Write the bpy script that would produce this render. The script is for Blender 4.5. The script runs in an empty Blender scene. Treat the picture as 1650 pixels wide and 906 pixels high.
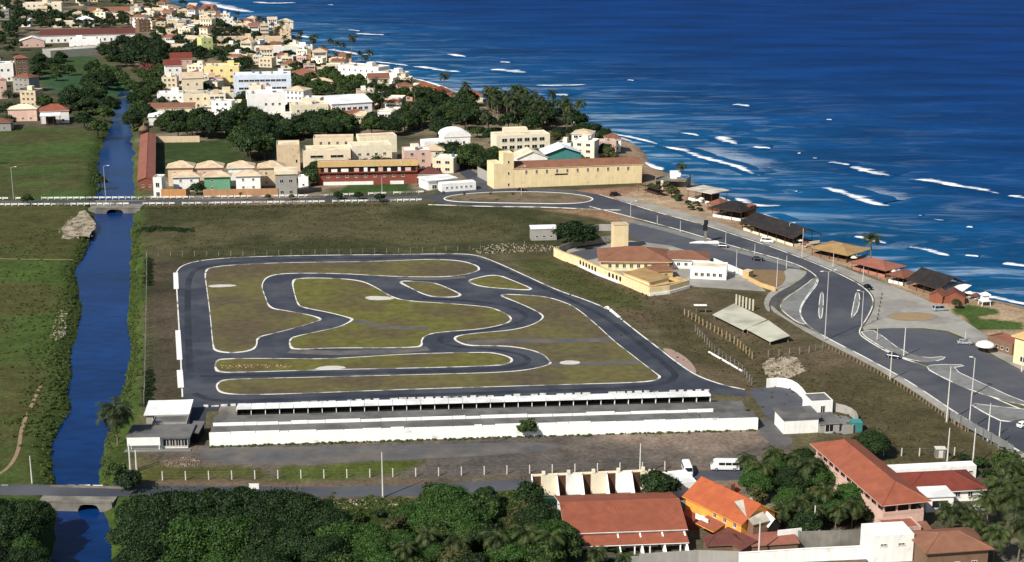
import bpy, math, random
import numpy as np
from mathutils import Vector, Matrix
R = math.radians
random.seed(7)
S = bpy.context.scene
COL = S.collection
# ------------------------------------------------------------------ camera, sky, sun, exposure
CH, FPX, PW, PH = 132.0, 2400.0, 1650.0, 906.0
TH = math.atan((PH / 2 + 200.0) / FPX)
CT, ST = math.cos(TH), math.sin(TH)
cd = bpy.data.cameras.new('camera'); cam = bpy.data.objects.new('camera', cd); COL.objects.link(cam)
cam.location = (0, 0, CH); cam.rotation_euler = (R(90) - TH, 0, 0)
cd.sensor_width = 36.0; cd.lens = 36.0 * FPX / PW; cd.clip_start = 1.0; cd.clip_end = 30000.0
S.camera = cam
SUN_EL, SUN_DIR = R(40), Vector((-0.66, -0.75)).normalized()      # towards the sun, on the ground plan
w = bpy.data.worlds.new('World'); S.world = w; w.use_nodes = True
nt = w.node_tree; nt.nodes.clear()
sky = nt.nodes.new('ShaderNodeTexSky'); sky.sky_type = 'NISHITA'; sky.sun_disc = False
sky.sun_elevation = SUN_EL; sky.sun_rotation = math.atan2(SUN_DIR.x, SUN_DIR.y)
bg = nt.nodes.new('ShaderNodeBackground'); bg.inputs['Strength'].default_value = 0.075
wo = nt.nodes.new('ShaderNodeOutputWorld')
nt.links.new(sky.outputs[0], bg.inputs[0]); nt.links.new(bg.outputs[0], wo.inputs[0])
sl = bpy.data.lights.new('sun', 'SUN'); sl.energy = 5.0; sl.angle = R(0.5); sl.color = (1.0, 0.95, 0.87)
so = bpy.data.objects.new('sun', sl); COL.objects.link(so); so.location = (-200, -200, 400)
ldir = Vector((-SUN_DIR.x * math.cos(SUN_EL), -SUN_DIR.y * math.cos(SUN_EL), -math.sin(SUN_EL)))
so.rotation_euler = ldir.to_track_quat('-Z', 'Y').to_euler()
S.view_settings.view_transform = 'Standard'; S.view_settings.look = 'None'
S.view_settings.exposure = 0.22; S.view_settings.gamma = 1.0
S.view_settings.use_curve_mapping = False
# ------------------------------------------------------------------ photo pixel -> place on the ground (survey helper)
def G(x, y, z=0.0):
    u, v = (x - PW / 2) / FPX, (PH / 2 - y) / FPX
    dx, dy, dz = u, CT + v * ST, -ST + v * CT
    t = (z - CH) / dz
    return Vector((dx * t, dy * t, z))
def topz(x, yb, yt, z=0.0):
    P = G(x, yb, z); v = (PH / 2 - yt) / FPX
    return P.y * (v * CT - ST) / (CT + v * ST) + CH
def GP(pts, z=0.0): return [G(x, y, z) for x, y in pts]
def proj(P):
    Z = P[2] - CH; d = P[1] * CT - Z * ST
    return (PW / 2 + FPX * P[0] / d, PH / 2 - FPX * (P[1] * ST + Z * CT) / d)
# ------------------------------------------------------------------ materials
def lin(c):
    f = lambda k: k / 12.92 if k <= 0.04045 else ((k + 0.055) / 1.055) ** 2.4
    r = tuple(f(k / 255.0) for k in c)
    g = 0.80 if 0.3 * r[0] + 0.6 * r[1] + 0.1 * r[2] < 0.42 else 1.0      # survey colours were read off the brighter photo
    return tuple(k * g for k in r)
MATS = {}
def mat(name, c, rough=0.8, var=0.12, scale=0.5, bump=0.0, bscale=3.0, c2=None, c2scale=0.15, c2lo=0.45, c2hi=0.6, spec=0.3, rnd=0.0, streak=0.0):
    """c, c2: sRGB 0-255; var: fine value variation; c2: second colour in patches; rnd: per-object value change; streak: rain streaks."""
    if name in MATS: return MATS[name]
    m = bpy.data.materials.new(name); m.use_nodes = True; N = m.node_tree.nodes; L = m.node_tree.links
    b = N['Principled BSDF']; b.inputs['Roughness'].default_value = rough; b.inputs['Specular IOR Level'].default_value = spec
    tc = N.new('ShaderNodeTexCoord'); geo = N.new('ShaderNodeNewGeometry')
    rgb = N.new('ShaderNodeRGB'); rgb.outputs[0].default_value = (*lin(c), 1); col = rgb.outputs[0]
    P = geo.outputs['Position']
    def noise(sc, det=4.0, vec=None):
        n = N.new('ShaderNodeTexNoise'); n.inputs['Scale'].default_value = sc; n.inputs['Detail'].default_value = det
        L.new(vec or P, n.inputs['Vector']); return n.outputs['Fac']
    def ramp(fac, lo, hi, a=0.0, bb=1.0):
        r = N.new('ShaderNodeMapRange'); L.new(fac, r.inputs[0]); r.inputs[1].default_value = lo; r.inputs[2].default_value = hi
        r.inputs[3].default_value = a; r.inputs[4].default_value = bb; return r.outputs[0]
    if c2:
        mx = N.new('ShaderNodeMix'); mx.data_type = 'RGBA'
        L.new(ramp(noise(c2scale, 6.0), c2lo, c2hi), mx.inputs['Factor'])
        L.new(col, mx.inputs[6]); mx.inputs[7].default_value = (*lin(c2), 1); col = mx.outputs[2]
    def mul(col, fac):
        v = N.new('ShaderNodeVectorMath'); v.operation = 'SCALE'; L.new(col, v.inputs[0]); L.new(fac, v.inputs['Scale']); return v.outputs[0]
    if var: col = mul(col, ramp(noise(scale, 6.0), 0.3, 0.7, 1 - var, 1 + var))
    if streak:
        mp = N.new('ShaderNodeMapping'); mp.inputs['Scale'].default_value = (1.3, 1.3, 0.12); L.new(P, mp.inputs[0])
        col = mul(col, ramp(noise(0.9, 5.0, mp.outputs[0]), 0.35, 0.65, 1 - streak, 1.0))
    if rnd:
        oi = N.new('ShaderNodeObjectInfo'); col = mul(col, ramp(oi.outputs['Random'], 0, 1, 1 - rnd, 1 + rnd))
    L.new(col, b.inputs['Base Color'])
    if bump:
        bn = N.new('ShaderNodeBump'); bn.inputs['Strength'].default_value = bump; bn.inputs['Distance'].default_value = 0.1
        L.new(noise(bscale, 6.0), bn.inputs['Height']); L.new(bn.outputs[0], b.inputs['Normal'])
    MATS[name] = m; return m
def leafmat(name, c, c2, rnd=0.25, trans=0.12):
    if name in MATS: return MATS[name]
    m = bpy.data.materials.new(name); m.use_nodes = True; N = m.node_tree.nodes; L = m.node_tree.links
    b = N['Principled BSDF']; b.inputs['Roughness'].default_value = 0.6; b.inputs['Specular IOR Level'].default_value = 0.25
    geo = N.new('ShaderNodeNewGeometry'); oi = N.new('ShaderNodeObjectInfo')
    n = N.new('ShaderNodeTexNoise'); n.inputs['Scale'].default_value = 0.55; n.inputs['Detail'].default_value = 3
    L.new(geo.outputs['Position'], n.inputs['Vector'])
    ad = N.new('ShaderNodeMath'); ad.operation = 'MULTIPLY_ADD'; L.new(geo.outputs['Random Per Island'], ad.inputs[0]); ad.inputs[1].default_value = 0.5; L.new(n.outputs['Fac'], ad.inputs[2])
    mr = N.new('ShaderNodeMapRange'); L.new(ad.outputs[0], mr.inputs[0]); mr.inputs[1].default_value = 0.45; mr.inputs[2].default_value = 1.05
    mx = N.new('ShaderNodeMix'); mx.data_type = 'RGBA'; L.new(mr.outputs[0], mx.inputs['Factor'])
    mx.inputs[6].default_value = (*lin(c), 1); mx.inputs[7].default_value = (*lin(c2), 1)
    r2 = N.new('ShaderNodeMapRange'); L.new(oi.outputs['Random'], r2.inputs[0]); r2.inputs[3].default_value = 1 - rnd; r2.inputs[4].default_value = 1 + rnd
    v = N.new('ShaderNodeVectorMath'); v.operation = 'SCALE'; L.new(mx.outputs[2], v.inputs[0]); L.new(r2.outputs[0], v.inputs['Scale'])
    L.new(v.outputs[0], b.inputs['Base Color'])
    tr = N.new('ShaderNodeBsdfTranslucent'); L.new(v.outputs[0], tr.inputs[0])
    ms = N.new('ShaderNodeMixShader'); ms.inputs[0].default_value = trans
    L.new(b.outputs[0], ms.inputs[1]); L.new(tr.outputs[0], ms.inputs[2]); L.new(ms.outputs[0], N['Material Output'].inputs['Surface'])
    MATS[name] = m; return m
def roofmat(name, c, c2, pitch=0.33, ang=0.0):
    """clay tiles: fine ribs down the slope (object x) and course lines, stained."""
    if name in MATS: return MATS[name]
    m = mat(name, c, rough=0.75, var=0.16, scale=0.7, c2=c2, c2scale=0.35, c2lo=0.45, c2hi=0.75, rnd=0.06)
    N = m.node_tree.nodes; L = m.node_tree.links; b = N['Principled BSDF']; tc = N['Texture Coordinate']
    wv = N.new('ShaderNodeTexWave'); wv.inputs['Scale'].default_value = 0.95; wv.inputs['Distortion'].default_value = 0.3
    wv.bands_direction = 'X'; L.new(tc.outputs['Object'], wv.inputs['Vector'])
    w2 = N.new('ShaderNodeTexWave'); w2.bands_direction = 'Y'; w2.wave_profile = 'SAW'; w2.inputs['Scale'].default_value = 0.8; w2.inputs['Distortion'].default_value = 0.4
    L.new(tc.outputs['Object'], w2.inputs['Vector'])
    ad = N.new('ShaderNodeMath'); ad.operation = 'ADD'; L.new(wv.outputs['Fac'], ad.inputs[0]); L.new(w2.outputs['Fac'], ad.inputs[1])
    bn = N.new('ShaderNodeBump'); bn.inputs['Strength'].default_value = 0.6; bn.inputs['Distance'].default_value = 0.06
    L.new(ad.outputs[0], bn.inputs['Height']); L.new(bn.outputs[0], b.inputs['Normal'])
    return m
# ------------------------------------------------------------------ mesh helpers
def link(name, me, parent=None):
    o = bpy.data.objects.new(name, me); COL.objects.link(o)
    if parent: o.parent = parent
    return o
def tag(o, label=None, cat=None, group=None, kind=None):
    if label: o['label'] = label
    if cat: o['category'] = cat
    if group: o['group'] = group
    if kind: o['kind'] = kind
    return o
def empty(name, loc=(0, 0, 0), rz=0.0, label=None, cat=None, group=None):
    o = bpy.data.objects.new(name, None); COL.objects.link(o); o.location = loc; o.rotation_euler = (0, 0, rz)
    o.empty_display_size = 0.5
    return tag(o, label, cat, group)
def copy_tree(o, parent=None):
    c = o.copy(); COL.objects.link(c); c.parent = parent
    for ch in list(o.children): copy_tree(ch, c)
    return c
class MB:
    def __init__(s): s.v = []; s.f = []; s.m = []
    def poly(s, pts, mi=0):
        n = len(s.v); s.v += [tuple(p) for p in pts]; s.f.append(tuple(range(n, n + len(pts)))); s.m.append(mi); return s
    def box(s, x0, x1, y0, y1, z0, z1, mi=0):
        n = len(s.v)
        s.v += [(x0, y0, z0), (x1, y0, z0), (x1, y1, z0), (x0, y1, z0), (x0, y0, z1), (x1, y0, z1), (x1, y1, z1), (x0, y1, z1)]
        for q in ((0, 3, 2, 1), (4, 5, 6, 7), (0, 1, 5, 4), (1, 2, 6, 5), (2, 3, 7, 6), (3, 0, 4, 7)):
            s.f.append(tuple(n + k for k in q)); s.m.append(mi)
        return s
    def prism(s, pts, z0, z1, mi=0, sidemi=None):
        """pts counter-clockwise on plan; z1 may be a list of heights."""
        k = len(pts); n = len(s.v); zt = z1 if isinstance(z1, (list, tuple)) else [z1] * k; zb = z0 if isinstance(z0, (list, tuple)) else [z0] * k
        s.v += [(p[0], p[1], zb[i]) for i, p in enumerate(pts)] + [(p[0], p[1], zt[i]) for i, p in enumerate(pts)]
        s.f.append(tuple(n + k + i for i in range(k))); s.m.append(mi)
        s.f.append(tuple(n + i for i in reversed(range(k)))); s.m.append(mi)
        for i in range(k):
            j = (i + 1) % k; s.f.append((n + i, n + j, n + k + j, n + k + i)); s.m.append(mi if sidemi is None else sidemi)
        return s
    def tube(s, p0, p1, r0, r1=None, n=6, mi=0):
        r1 = r0 if r1 is None else r1; p0 = Vector(p0); p1 = Vector(p1); d = (p1 - p0).normalized()
        a = d.orthogonal().normalized(); b = d.cross(a); k = len(s.v)
        for p, r in ((p0, r0), (p1, r1)):
            for i in range(n):
                t = 2 * math.pi * i / n; s.v.append(tuple(p + a * (r * math.cos(t)) + b * (r * math.sin(t))))
        for i in range(n):
            j = (i + 1) % n; s.f.append((k + i, k + j, k + n + j, k + n + i)); s.m.append(mi)
        s.f.append(tuple(k + i for i in reversed(range(n)))); s.m.append(mi)
        s.f.append(tuple(k + n + i for i in range(n))); s.m.append(mi)
        return s
    def lathe(s, prof, n=16, c=(0, 0), mi=0):
        k = len(s.v)
        for r, z in prof:
            for i in range(n):
                t = 2 * math.pi * i / n; s.v.append((c[0] + r * math.cos(t), c[1] + r * math.sin(t), z))
        for q in range(len(prof) - 1):
            for i in range(n):
                j = (i + 1) % n; s.f.append((k + q * n + i, k + q * n + j, k + (q + 1) * n + j, k + (q + 1) * n + i)); s.m.append(mi)
        s.f.append(tuple(k + i for i in reversed(range(n)))); s.m.append(mi)
        q = (len(prof) - 1) * n; s.f.append(tuple(k + q + i for i in range(n))); s.m.append(mi)
        return s
    def mesh(s, name, mats, smooth=False):
        me = bpy.data.meshes.new(name); me.from_pydata(s.v, [], s.f)
        for m in (mats if isinstance(mats, (list, tuple)) else [mats]): me.materials.append(m)
        if any(s.m): me.polygons.foreach_set('material_index', s.m)
        if smooth: me.polygons.foreach_set('use_smooth', [True] * len(s.f))
        me.update(); return me
    def build(s, name, mats, parent=None, smooth=False): return link(name, s.mesh(name, mats, smooth), parent)
def npmesh(name, V, F, m, smooth=False):
    V = np.asarray(V, dtype=np.float32); F = np.asarray(F, dtype=np.int32); k = F.shape[1]
    me = bpy.data.meshes.new(name); me.vertices.add(len(V)); me.vertices.foreach_set('co', V.ravel())
    me.loops.add(F.size); me.loops.foreach_set('vertex_index', F.ravel())
    me.polygons.add(len(F)); me.polygons.foreach_set('loop_start', np.arange(0, F.size, k, dtype=np.int32))
    if smooth: me.polygons.foreach_set('use_smooth', np.ones(len(F), dtype=bool))
    me.materials.append(m); me.update(); me.validate(); return me
def chaikin(P, it=2, closed=True):
    P = [Vector(p) for p in P]
    for _ in range(it):
        Q = []; n = len(P)
        rng = range(n) if closed else range(n - 1)
        if not closed: Q.append(P[0])
        for i in rng:
            a, b = P[i], P[(i + 1) % n]; Q += [a * .75 + b * .25, a * .25 + b * .75]
        if not closed: Q.append(P[-1])
        P = Q
    return P
def offset(P, d, closed=True):
    n = len(P); out = []
    for i in range(n):
        a = P[i - 1] if (closed or i > 0) else P[i]; b = P[(i + 1) % n] if (closed or i < n - 1) else P[i]
        t = (b - a); t.z = 0
        if t.length < 1e-6: t = Vector((1, 0, 0))
        t.normalize(); out.append(P[i] + Vector((-t.y, t.x, 0)) * (d[i] if isinstance(d, list) else d))
    return out
def area2(P): return sum(P[i - 1].x * P[i].y - P[i].x * P[i - 1].y for i in range(len(P)))
def ccw(P): return P if area2(P) > 0 else list(reversed(P))
def ribbon(P, wd, z, mb=None, closed=False, h=0.0, mi=0, side=0.0):
    """a strip of width wd along P at height z (top), h thick; side shifts it sideways"""
    mb = mb or MB(); w2 = wd / 2 if not isinstance(wd, list) else [k / 2 for k in wd]
    neg = [-k for k in w2] if isinstance(w2, list) else -w2
    Q = offset(P, side, closed) if side else P
    A = offset(Q, w2, closed); B = offset(Q, neg, closed); n = len(P)
    for i in range(n if closed else n - 1):
        j = (i + 1) % n; a, b, c, d = A[i], A[j], B[j], B[i]
        t = lambda p: (p.x, p.y, z); u = lambda p: (p.x, p.y, z - h)
        mb.poly([t(a), t(d), t(c), t(b)], mi)
        if h:
            mb.poly([t(b), u(b), u(a), t(a)], mi); mb.poly([t(d), u(d), u(c), t(c)], mi)
            if not closed and i == 0: mb.poly([t(a), u(a), u(d), t(d)], mi)
            if not closed and j == n - 1: mb.poly([t(c), u(c), u(b), t(b)], mi)
    return mb
def sheet(name, P, z, m, kind='structure', parent=None, h=0.0):
    P = ccw(P); mb = MB()
    if h: mb.prism([(p.x, p.y) for p in P], z - h, z)
    else: mb.poly([(p.x, p.y, z) for p in P])
    o = mb.build(name, m, parent)
    if not parent: o['kind'] = kind
    return o
def resample(P, step):
    out = [P[0].copy()]; acc = 0.0
    for a, b in zip(P, P[1:]):
        L = (b - a).length; t = step - acc
        while t < L: out.append(a.lerp(b, t / L)); t += step
        acc = (acc + L) % step
    return out
def sdist(X, Y, poly):
    """signed distance on plan, positive inside"""
    d = np.full(X.shape, 1e12); ins = np.zeros(X.shape, dtype=bool); n = len(poly)
    for i in range(n):
        ax, ay = poly[i - 1][0], poly[i - 1][1]; bx, by = poly[i][0], poly[i][1]
        ex, ey = bx - ax, by - ay; L = ex * ex + ey * ey + 1e-12
        t = np.clip(((X - ax) * ex + (Y - ay) * ey) / L, 0, 1)
        d = np.minimum(d, (X - ax - t * ex) ** 2 + (Y - ay - t * ey) ** 2)
        c = ((ay > Y) != (by > Y)); ins ^= c & (X < ex * (Y - ay) / (ey if abs(ey) > 1e-9 else 1e-9) + ax)
    d = np.sqrt(d); return np.where(ins, d, -d)
_rng = np.random.RandomState(3); _LAT = _rng.rand(256, 256)
def vnoise(X, Y, sc):
    x, y = X / sc + 1000.3, Y / sc + 1000.7; xi, yi = np.floor(x).astype(int), np.floor(y).astype(int); fx, fy = x - xi, y - yi
    fx = fx * fx * (3 - 2 * fx); fy = fy * fy * (3 - 2 * fy); g = lambda a, b: _LAT[a & 255, b & 255]
    return (g(xi, yi) * (1 - fx) + g(xi + 1, yi) * fx) * (1 - fy) + (g(xi, yi + 1) * (1 - fx) + g(xi + 1, yi + 1) * fx) * fy
def fbm(X, Y, sc, o=4):
    r = np.zeros_like(X); a = 0.5
    for k in range(o): r += a * vnoise(X + 37 * k, Y - 91 * k, sc); sc /= 2.03; a *= 0.5
    return r / (1 - 0.5 ** o)
# ------------------------------------------------------------------ ground, canal, sea
SEA = -3.0; CANAL = -2.0
coast_px = [(255, -60), (262, -20), (268, 0), (285, 8), (300, 14), (345, 26), (390, 40), (430, 50), (470, 63), (500, 78), (540, 93), (580, 106), (620, 116), (680, 130),
            (740, 150), (770, 160), (850, 172), (910, 188), (940, 208), (962, 215), (1000, 222), (1030, 234), (1040, 250), (1046, 268), (1075, 280), (1110, 292), (1150, 316),
            (1185, 328), (1212, 342), (1240, 358), (1290, 386), (1340, 402), (1400, 423), (1440, 436), (1480, 450), (1530, 468), (1580, 478), (1650, 496), (1800, 540), (2300, 700), (3400, 1100)]
coast = chaikin(GP(coast_px, SEA), 2, False)
land = [(p.x, p.y) for p in coast] + [(1500, -200), (-4000, -200), (-4000, 6000), (-700, 6000)]
canal_l = [(80, 1010), (88, 906), (93, 822), (90, 778), (85, 745), (88, 710), (105, 680), (118, 660), (112, 640), (118, 600), (115, 570), (127, 530), (134, 500), (128, 470), (122, 430), (138, 416),
           (146, 395), (153, 352), (159, 318), (160, 250), (166, 235), (180, 205), (186, 180), (190, 158), (193, 144)]
canal_r = [(207, 142), (209, 158), (209, 205), (212, 225), (213, 250), (215, 318), (213, 352), (208, 390), (209, 440), (206, 490), (202, 530), (209, 560), (205, 590), (196, 620),
           (186, 650), (173, 680), (170, 700), (165, 720), (160, 740), (159, 778), (166, 822), (170, 870), (181, 906), (190, 1010)]
canal = chaikin(GP(canal_l + canal_r, CANAL), 1, True)
canal_xy = [(p.x, p.y) for p in canal]
ZW = {}
C_ = lambda *c: np.array(lin(c))
Z = lambda pts: [(p.x, p.y) for p in GP(pts)]
# name, outline in the photo, colour, softness (m), warp (m), patch colour
ZONES = [
 ('field_left', Z([(-600, 330), (155, 330), (150, 400), (128, 440), (135, 500), (112, 600), (118, 660), (85, 710), (85, 785), (-600, 790)]), C_(72, 90, 42), 9, 9, C_(80, 80, 46)),
 ('field_left_far', Z([(-600, 205), (130, 208), (165, 235), (160, 325), (-600, 325)]), C_(74, 94, 48), 5, 4, C_(78, 82, 48)),
 ('verge_left', Z([(40, 790), (60, 700), (90, 600), (118, 520), (112, 440), (150, 340), (165, 340), (140, 430), (150, 500), (128, 600), (130, 660), (100, 720), (95, 790)]), C_(80, 98, 48), 3, 6, C_(72, 84, 44)),
 ('verge_right', Z([(212, 340), (240, 345), (236, 420), (236, 660), (205, 720), (210, 790), (150, 790), (165, 720), (200, 620), (200, 480)]), C_(74, 92, 42), 3, 4, C_(58, 70, 36)),
 ('field_back', Z([(215, 335), (420, 330), (700, 328), (960, 340), (1010, 360), (990, 370), (890, 400), (830, 410), (640, 410), (300, 420), (236, 414), (215, 400)]), C_(88, 84, 58), 4, 6, C_(66, 68, 42)),
 ('strip_left', Z([(238, 420), (300, 422), (288, 450), (300, 655), (236, 655)]), C_(86, 76, 62), 2, 1, C_(70, 66, 50)),
 ('field_right', Z([(830, 405), (900, 400), (1050, 470), (1230, 470), (1300, 545), (1420, 600), (1560, 690), (1640, 760), (1400, 770), (1340, 690), (1200, 640), (1120, 600), (1000, 500)]), C_(100, 88, 68), 3, 5, C_(84, 78, 54)),
 ('grass_by_wall', Z([(830, 420), (890, 415), (1040, 480), (1050, 500), (980, 490), (900, 460)]), C_(78, 82, 46), 4, 5, None),
 ('red_earth', Z([(700, 310), (800, 300), (1035, 297), (1060, 318), (1040, 330), (990, 322), (960, 330), (720, 330)]), C_(160, 122, 98), 2, 2, C_(140, 108, 88)),
 ('red_earth_low', Z([(880, 337), (985, 337), (1030, 352), (1010, 362), (950, 350)]), C_(150, 120, 92), 3, 3, None),
 ('shore', Z([(940, 205), (1000, 215), (1040, 240), (1060, 270), (1110, 285), (1160, 310), (1230, 350), (1300, 385), (1420, 420), (1540, 465), (1700, 510), (1800, 700), (1560, 520), (1400, 440), (1200, 380), (1060, 345), (1000, 320), (1040, 300), (1030, 270), (980, 225)]), C_(176, 152, 124), 3, 3, C_(160, 134, 108)),
 ('forecourt', Z([(236, 735), (330, 715), (700, 705), (1180, 690), (1260, 700), (1300, 760), (1090, 775), (640, 772), (430, 770), (320, 765)]), C_(112, 102, 92), 2, 3, C_(96, 90, 84)),
 ('forecourt_pale', Z([(960, 700), (1220, 690), (1240, 715), (1150, 735), (1000, 715)]), C_(140, 124, 110), 4, 4, None),
 ('weeds_road', Z([(450, 748), (640, 738), (700, 744), (640, 768), (440, 772)]), C_(82, 92, 40), 2, 3, C_(88, 82, 52)),
 ('weeds_road2', Z([(225, 755), (420, 755), (435, 772), (225, 778)]), C_(84, 86, 44), 2, 3, None),
 ('roadside', Z([(170, 778), (640, 775), (1100, 755), (1210, 756), (1210, 775), (880, 790), (640, 806), (420, 804)]), C_(118, 100, 82), 1.5, 2, C_(100, 90, 76)),
 ('front', Z([(-300, 800), (420, 800), (640, 806), (870, 790), (1300, 800), (1300, 1100), (-300, 1100)]), C_(66, 86, 38), 2, 3, C_(54, 66, 30)),
 ('front_houses', Z([(880, 790), (1260, 770), (1700, 760), (1700, 1100), (900, 1100)]), C_(128, 118, 104), 2, 2, C_(92, 88, 70)),
 ('town', Z([(-500, 215), (130, 205), (180, 205), (190, 120), (60, 70), (-500, 60)]), C_(96, 90, 72), 4, 4, C_(70, 74, 50)),
 ('town2', Z([(205, 210), (230, 120), (150, 60), (-400, 55), (-400, -40), (250, -30), (420, 45), (600, 110), (760, 165), (930, 205), (1000, 240), (1030, 300), (700, 320), (480, 330), (250, 325)]), C_(138, 124, 104), 3, 4, C_(78, 78, 56)),
 ('green_slope', Z([(60, 135), (90, 78), (150, 92), (228, 134), (200, 158), (110, 156)]), C_(58, 88, 58), 2, 2, C_(66, 84, 50)),
 ('lawn_far', Z([(253, 228), (380, 225), (400, 262), (255, 275)]), C_(60, 76, 40), 1, 1, None),
 ('lawn_red', Z([(560, 297), (665, 294), (660, 308), (540, 312)]), C_(60, 82, 40), 1, 1, None),
 ('beach_far', Z([(236, -30), (255, -30), (270, 0), (302, 14), (290, 20), (250, 6)]), C_(168, 150, 130), 4, 3, None),
 ('beach_bend', Z([(965, 214), (1040, 236), (1048, 270), (1030, 268), (1012, 248), (985, 226)]), C_(172, 142, 118), 2, 2, None),
 ('lawn_beach', Z([(1530, 500), (1560, 490), (1610, 500), (1612, 506), (1570, 512), (1650, 520), (1650, 533), (1560, 532), (1560, 515)]), C_(72, 92, 44), .7, .5, None),
]
def ground_block(x0, x1, y0, y1, st):
    xs = np.arange(x0, x1 + st * .5, st); ys = np.arange(y0, y1 + st * .5, st)
    X, Y = np.meshgrid(xs, ys); X = X.ravel(); Y = Y.ravel(); nx, ny = len(xs), len(ys)
    dc = sdist(X, Y, land) + (fbm(X, Y, 25) - .5) * 5
    dk = sdist(X, Y, canal_xy) + (fbm(X, Y, 9, 3) - .5) * 2.6
    zz = np.zeros_like(X)
    zz = np.where(dc < 11, SEA + np.clip(dc, -60, 11) * (3 / 11.0), zz)
    zz = np.where(dk > -4.5, np.minimum(zz, -2.3 - np.clip(dk, -4.5, 3) * .52), zz)
    away = np.clip((dc - 11) / 20, 0, 1)
    wx = (fbm(X, Y, 22) - .5); wy = (fbm(X + 500, Y, 22) - .5); big = fbm(X - 300, Y + 200, 30, 5)
    col = np.tile(C_(96, 90, 66), (len(X), 1))
    for nm, P, c, soft, warp, c2 in ZONES:
        px = np.array([p[0] for p in P]); py = np.array([p[1] for p in P])
        sel = np.where((X > px.min() - 30) & (X < px.max() + 30) & (Y > py.min() - 30) & (Y < py.max() + 30))[0]
        if not len(sel): continue
        d = sdist(X[sel] + wx[sel] * warp * 2, Y[sel] + wy[sel] * warp * 2, P)
        k = np.clip(d / soft + .5, 0, 1)[:, None]; cc = np.tile(c, (len(sel), 1))
        if c2 is not None:
            q = np.clip((big[sel] - .42) / .16, 0, 1)[:, None]; cc = cc * (1 - q) + c2 * q
        col[sel] = col[sel] * (1 - k) + cc * k
    wet = np.clip((dc + 1) / 5, 0, 1)[:, None]; sand = (dc < 9)[:, None] & (X[:, None] > -420)
    col = np.where(sand, C_(120, 104, 90) * (1 - wet) + C_(176, 150, 124) * wet, col)
    bank = np.clip((dk + 8) / 6, 0, 1)[:, None] * (Y < 900)[:, None]
    col = col * (1 - bank * .75) + C_(70, 88, 38) * bank * .75
    col = col * (0.8 + 0.4 * fbm(X + 77, Y + 11, 14, 5))[:, None]
    i = np.arange(nx * ny).reshape(ny, nx)
    F = np.stack([i[:-1, :-1].ravel(), i[:-1, 1:].ravel(), i[1:, 1:].ravel(), i[1:, :-1].ravel()], 1)
    return np.stack([X, Y, zz], 1), F, col
def ground_material():
    m = bpy.data.materials.new('ground_soil_and_grass'); m.use_nodes = True; N = m.node_tree.nodes; L = m.node_tree.links
    b = N['Principled BSDF']; b.inputs['Roughness'].default_value = 0.95; b.inputs['Specular IOR Level'].default_value = 0.1
    at = N.new('ShaderNodeAttribute'); at.attribute_name = 'soil'; geo = N.new('ShaderNodeNewGeometry')
    col = at.outputs['Color']
    for sc, a in ((0.9, .30), (0.2, .22), (0.05, .12)):
        n = N.new('ShaderNodeTexNoise'); n.inputs['Scale'].default_value = sc; n.inputs['Detail'].default_value = 5; L.new(geo.outputs['Position'], n.inputs['Vector'])
        mr = N.new('ShaderNodeMapRange'); L.new(n.outputs['Fac'], mr.inputs[0]); mr.inputs[1].default_value = .3; mr.inputs[2].default_value = .7; mr.inputs[3].default_value = 1 - a; mr.inputs[4].default_value = 1 + a
        v = N.new('ShaderNodeVectorMath'); v.operation = 'SCALE'; L.new(col, v.inputs[0]); L.new(mr.outputs[0], v.inputs['Scale']); col = v.outputs[0]
    L.new(col, b.inputs['Base Color'])
    n = N.new('ShaderNodeTexNoise'); n.inputs['Scale'].default_value = 1.6; n.inputs['Detail'].default_value = 6; L.new(geo.outputs['Position'], n.inputs['Vector'])
    bn = N.new('ShaderNodeBump'); bn.inputs['Strength'].default_value = .6; bn.inputs['Distance'].default_value = .25; L.new(n.outputs['Fac'], bn.inputs['Height']); L.new(bn.outputs[0], b.inputs['Normal'])
    return m
GM = ground_material()
VV, FF, CC, off = [], [], [], 0
for blk in ((-240, 300, 230, 700, 1.6), (-730, 670, 700, 2520, 7.0), (-900, -240, 60, 700, 11.0), (300, 960, 60, 700, 11.0), (-240, 300, 60, 230, 8.5)):
    v, f, c = ground_block(*blk); VV.append(v); FF.append(f + off); CC.append(c); off += len(v)
me = npmesh('ground', np.concatenate(VV), np.concatenate(FF), GM, True)
ca = me.color_attributes.new('soil', 'FLOAT_COLOR', 'POINT'); cc = np.concatenate(CC); ca.data.foreach_set('color', np.concatenate([cc, np.ones((len(cc), 1))], 1).astype(np.float32).ravel())
tag(link('ground', me), kind='structure')
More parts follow.
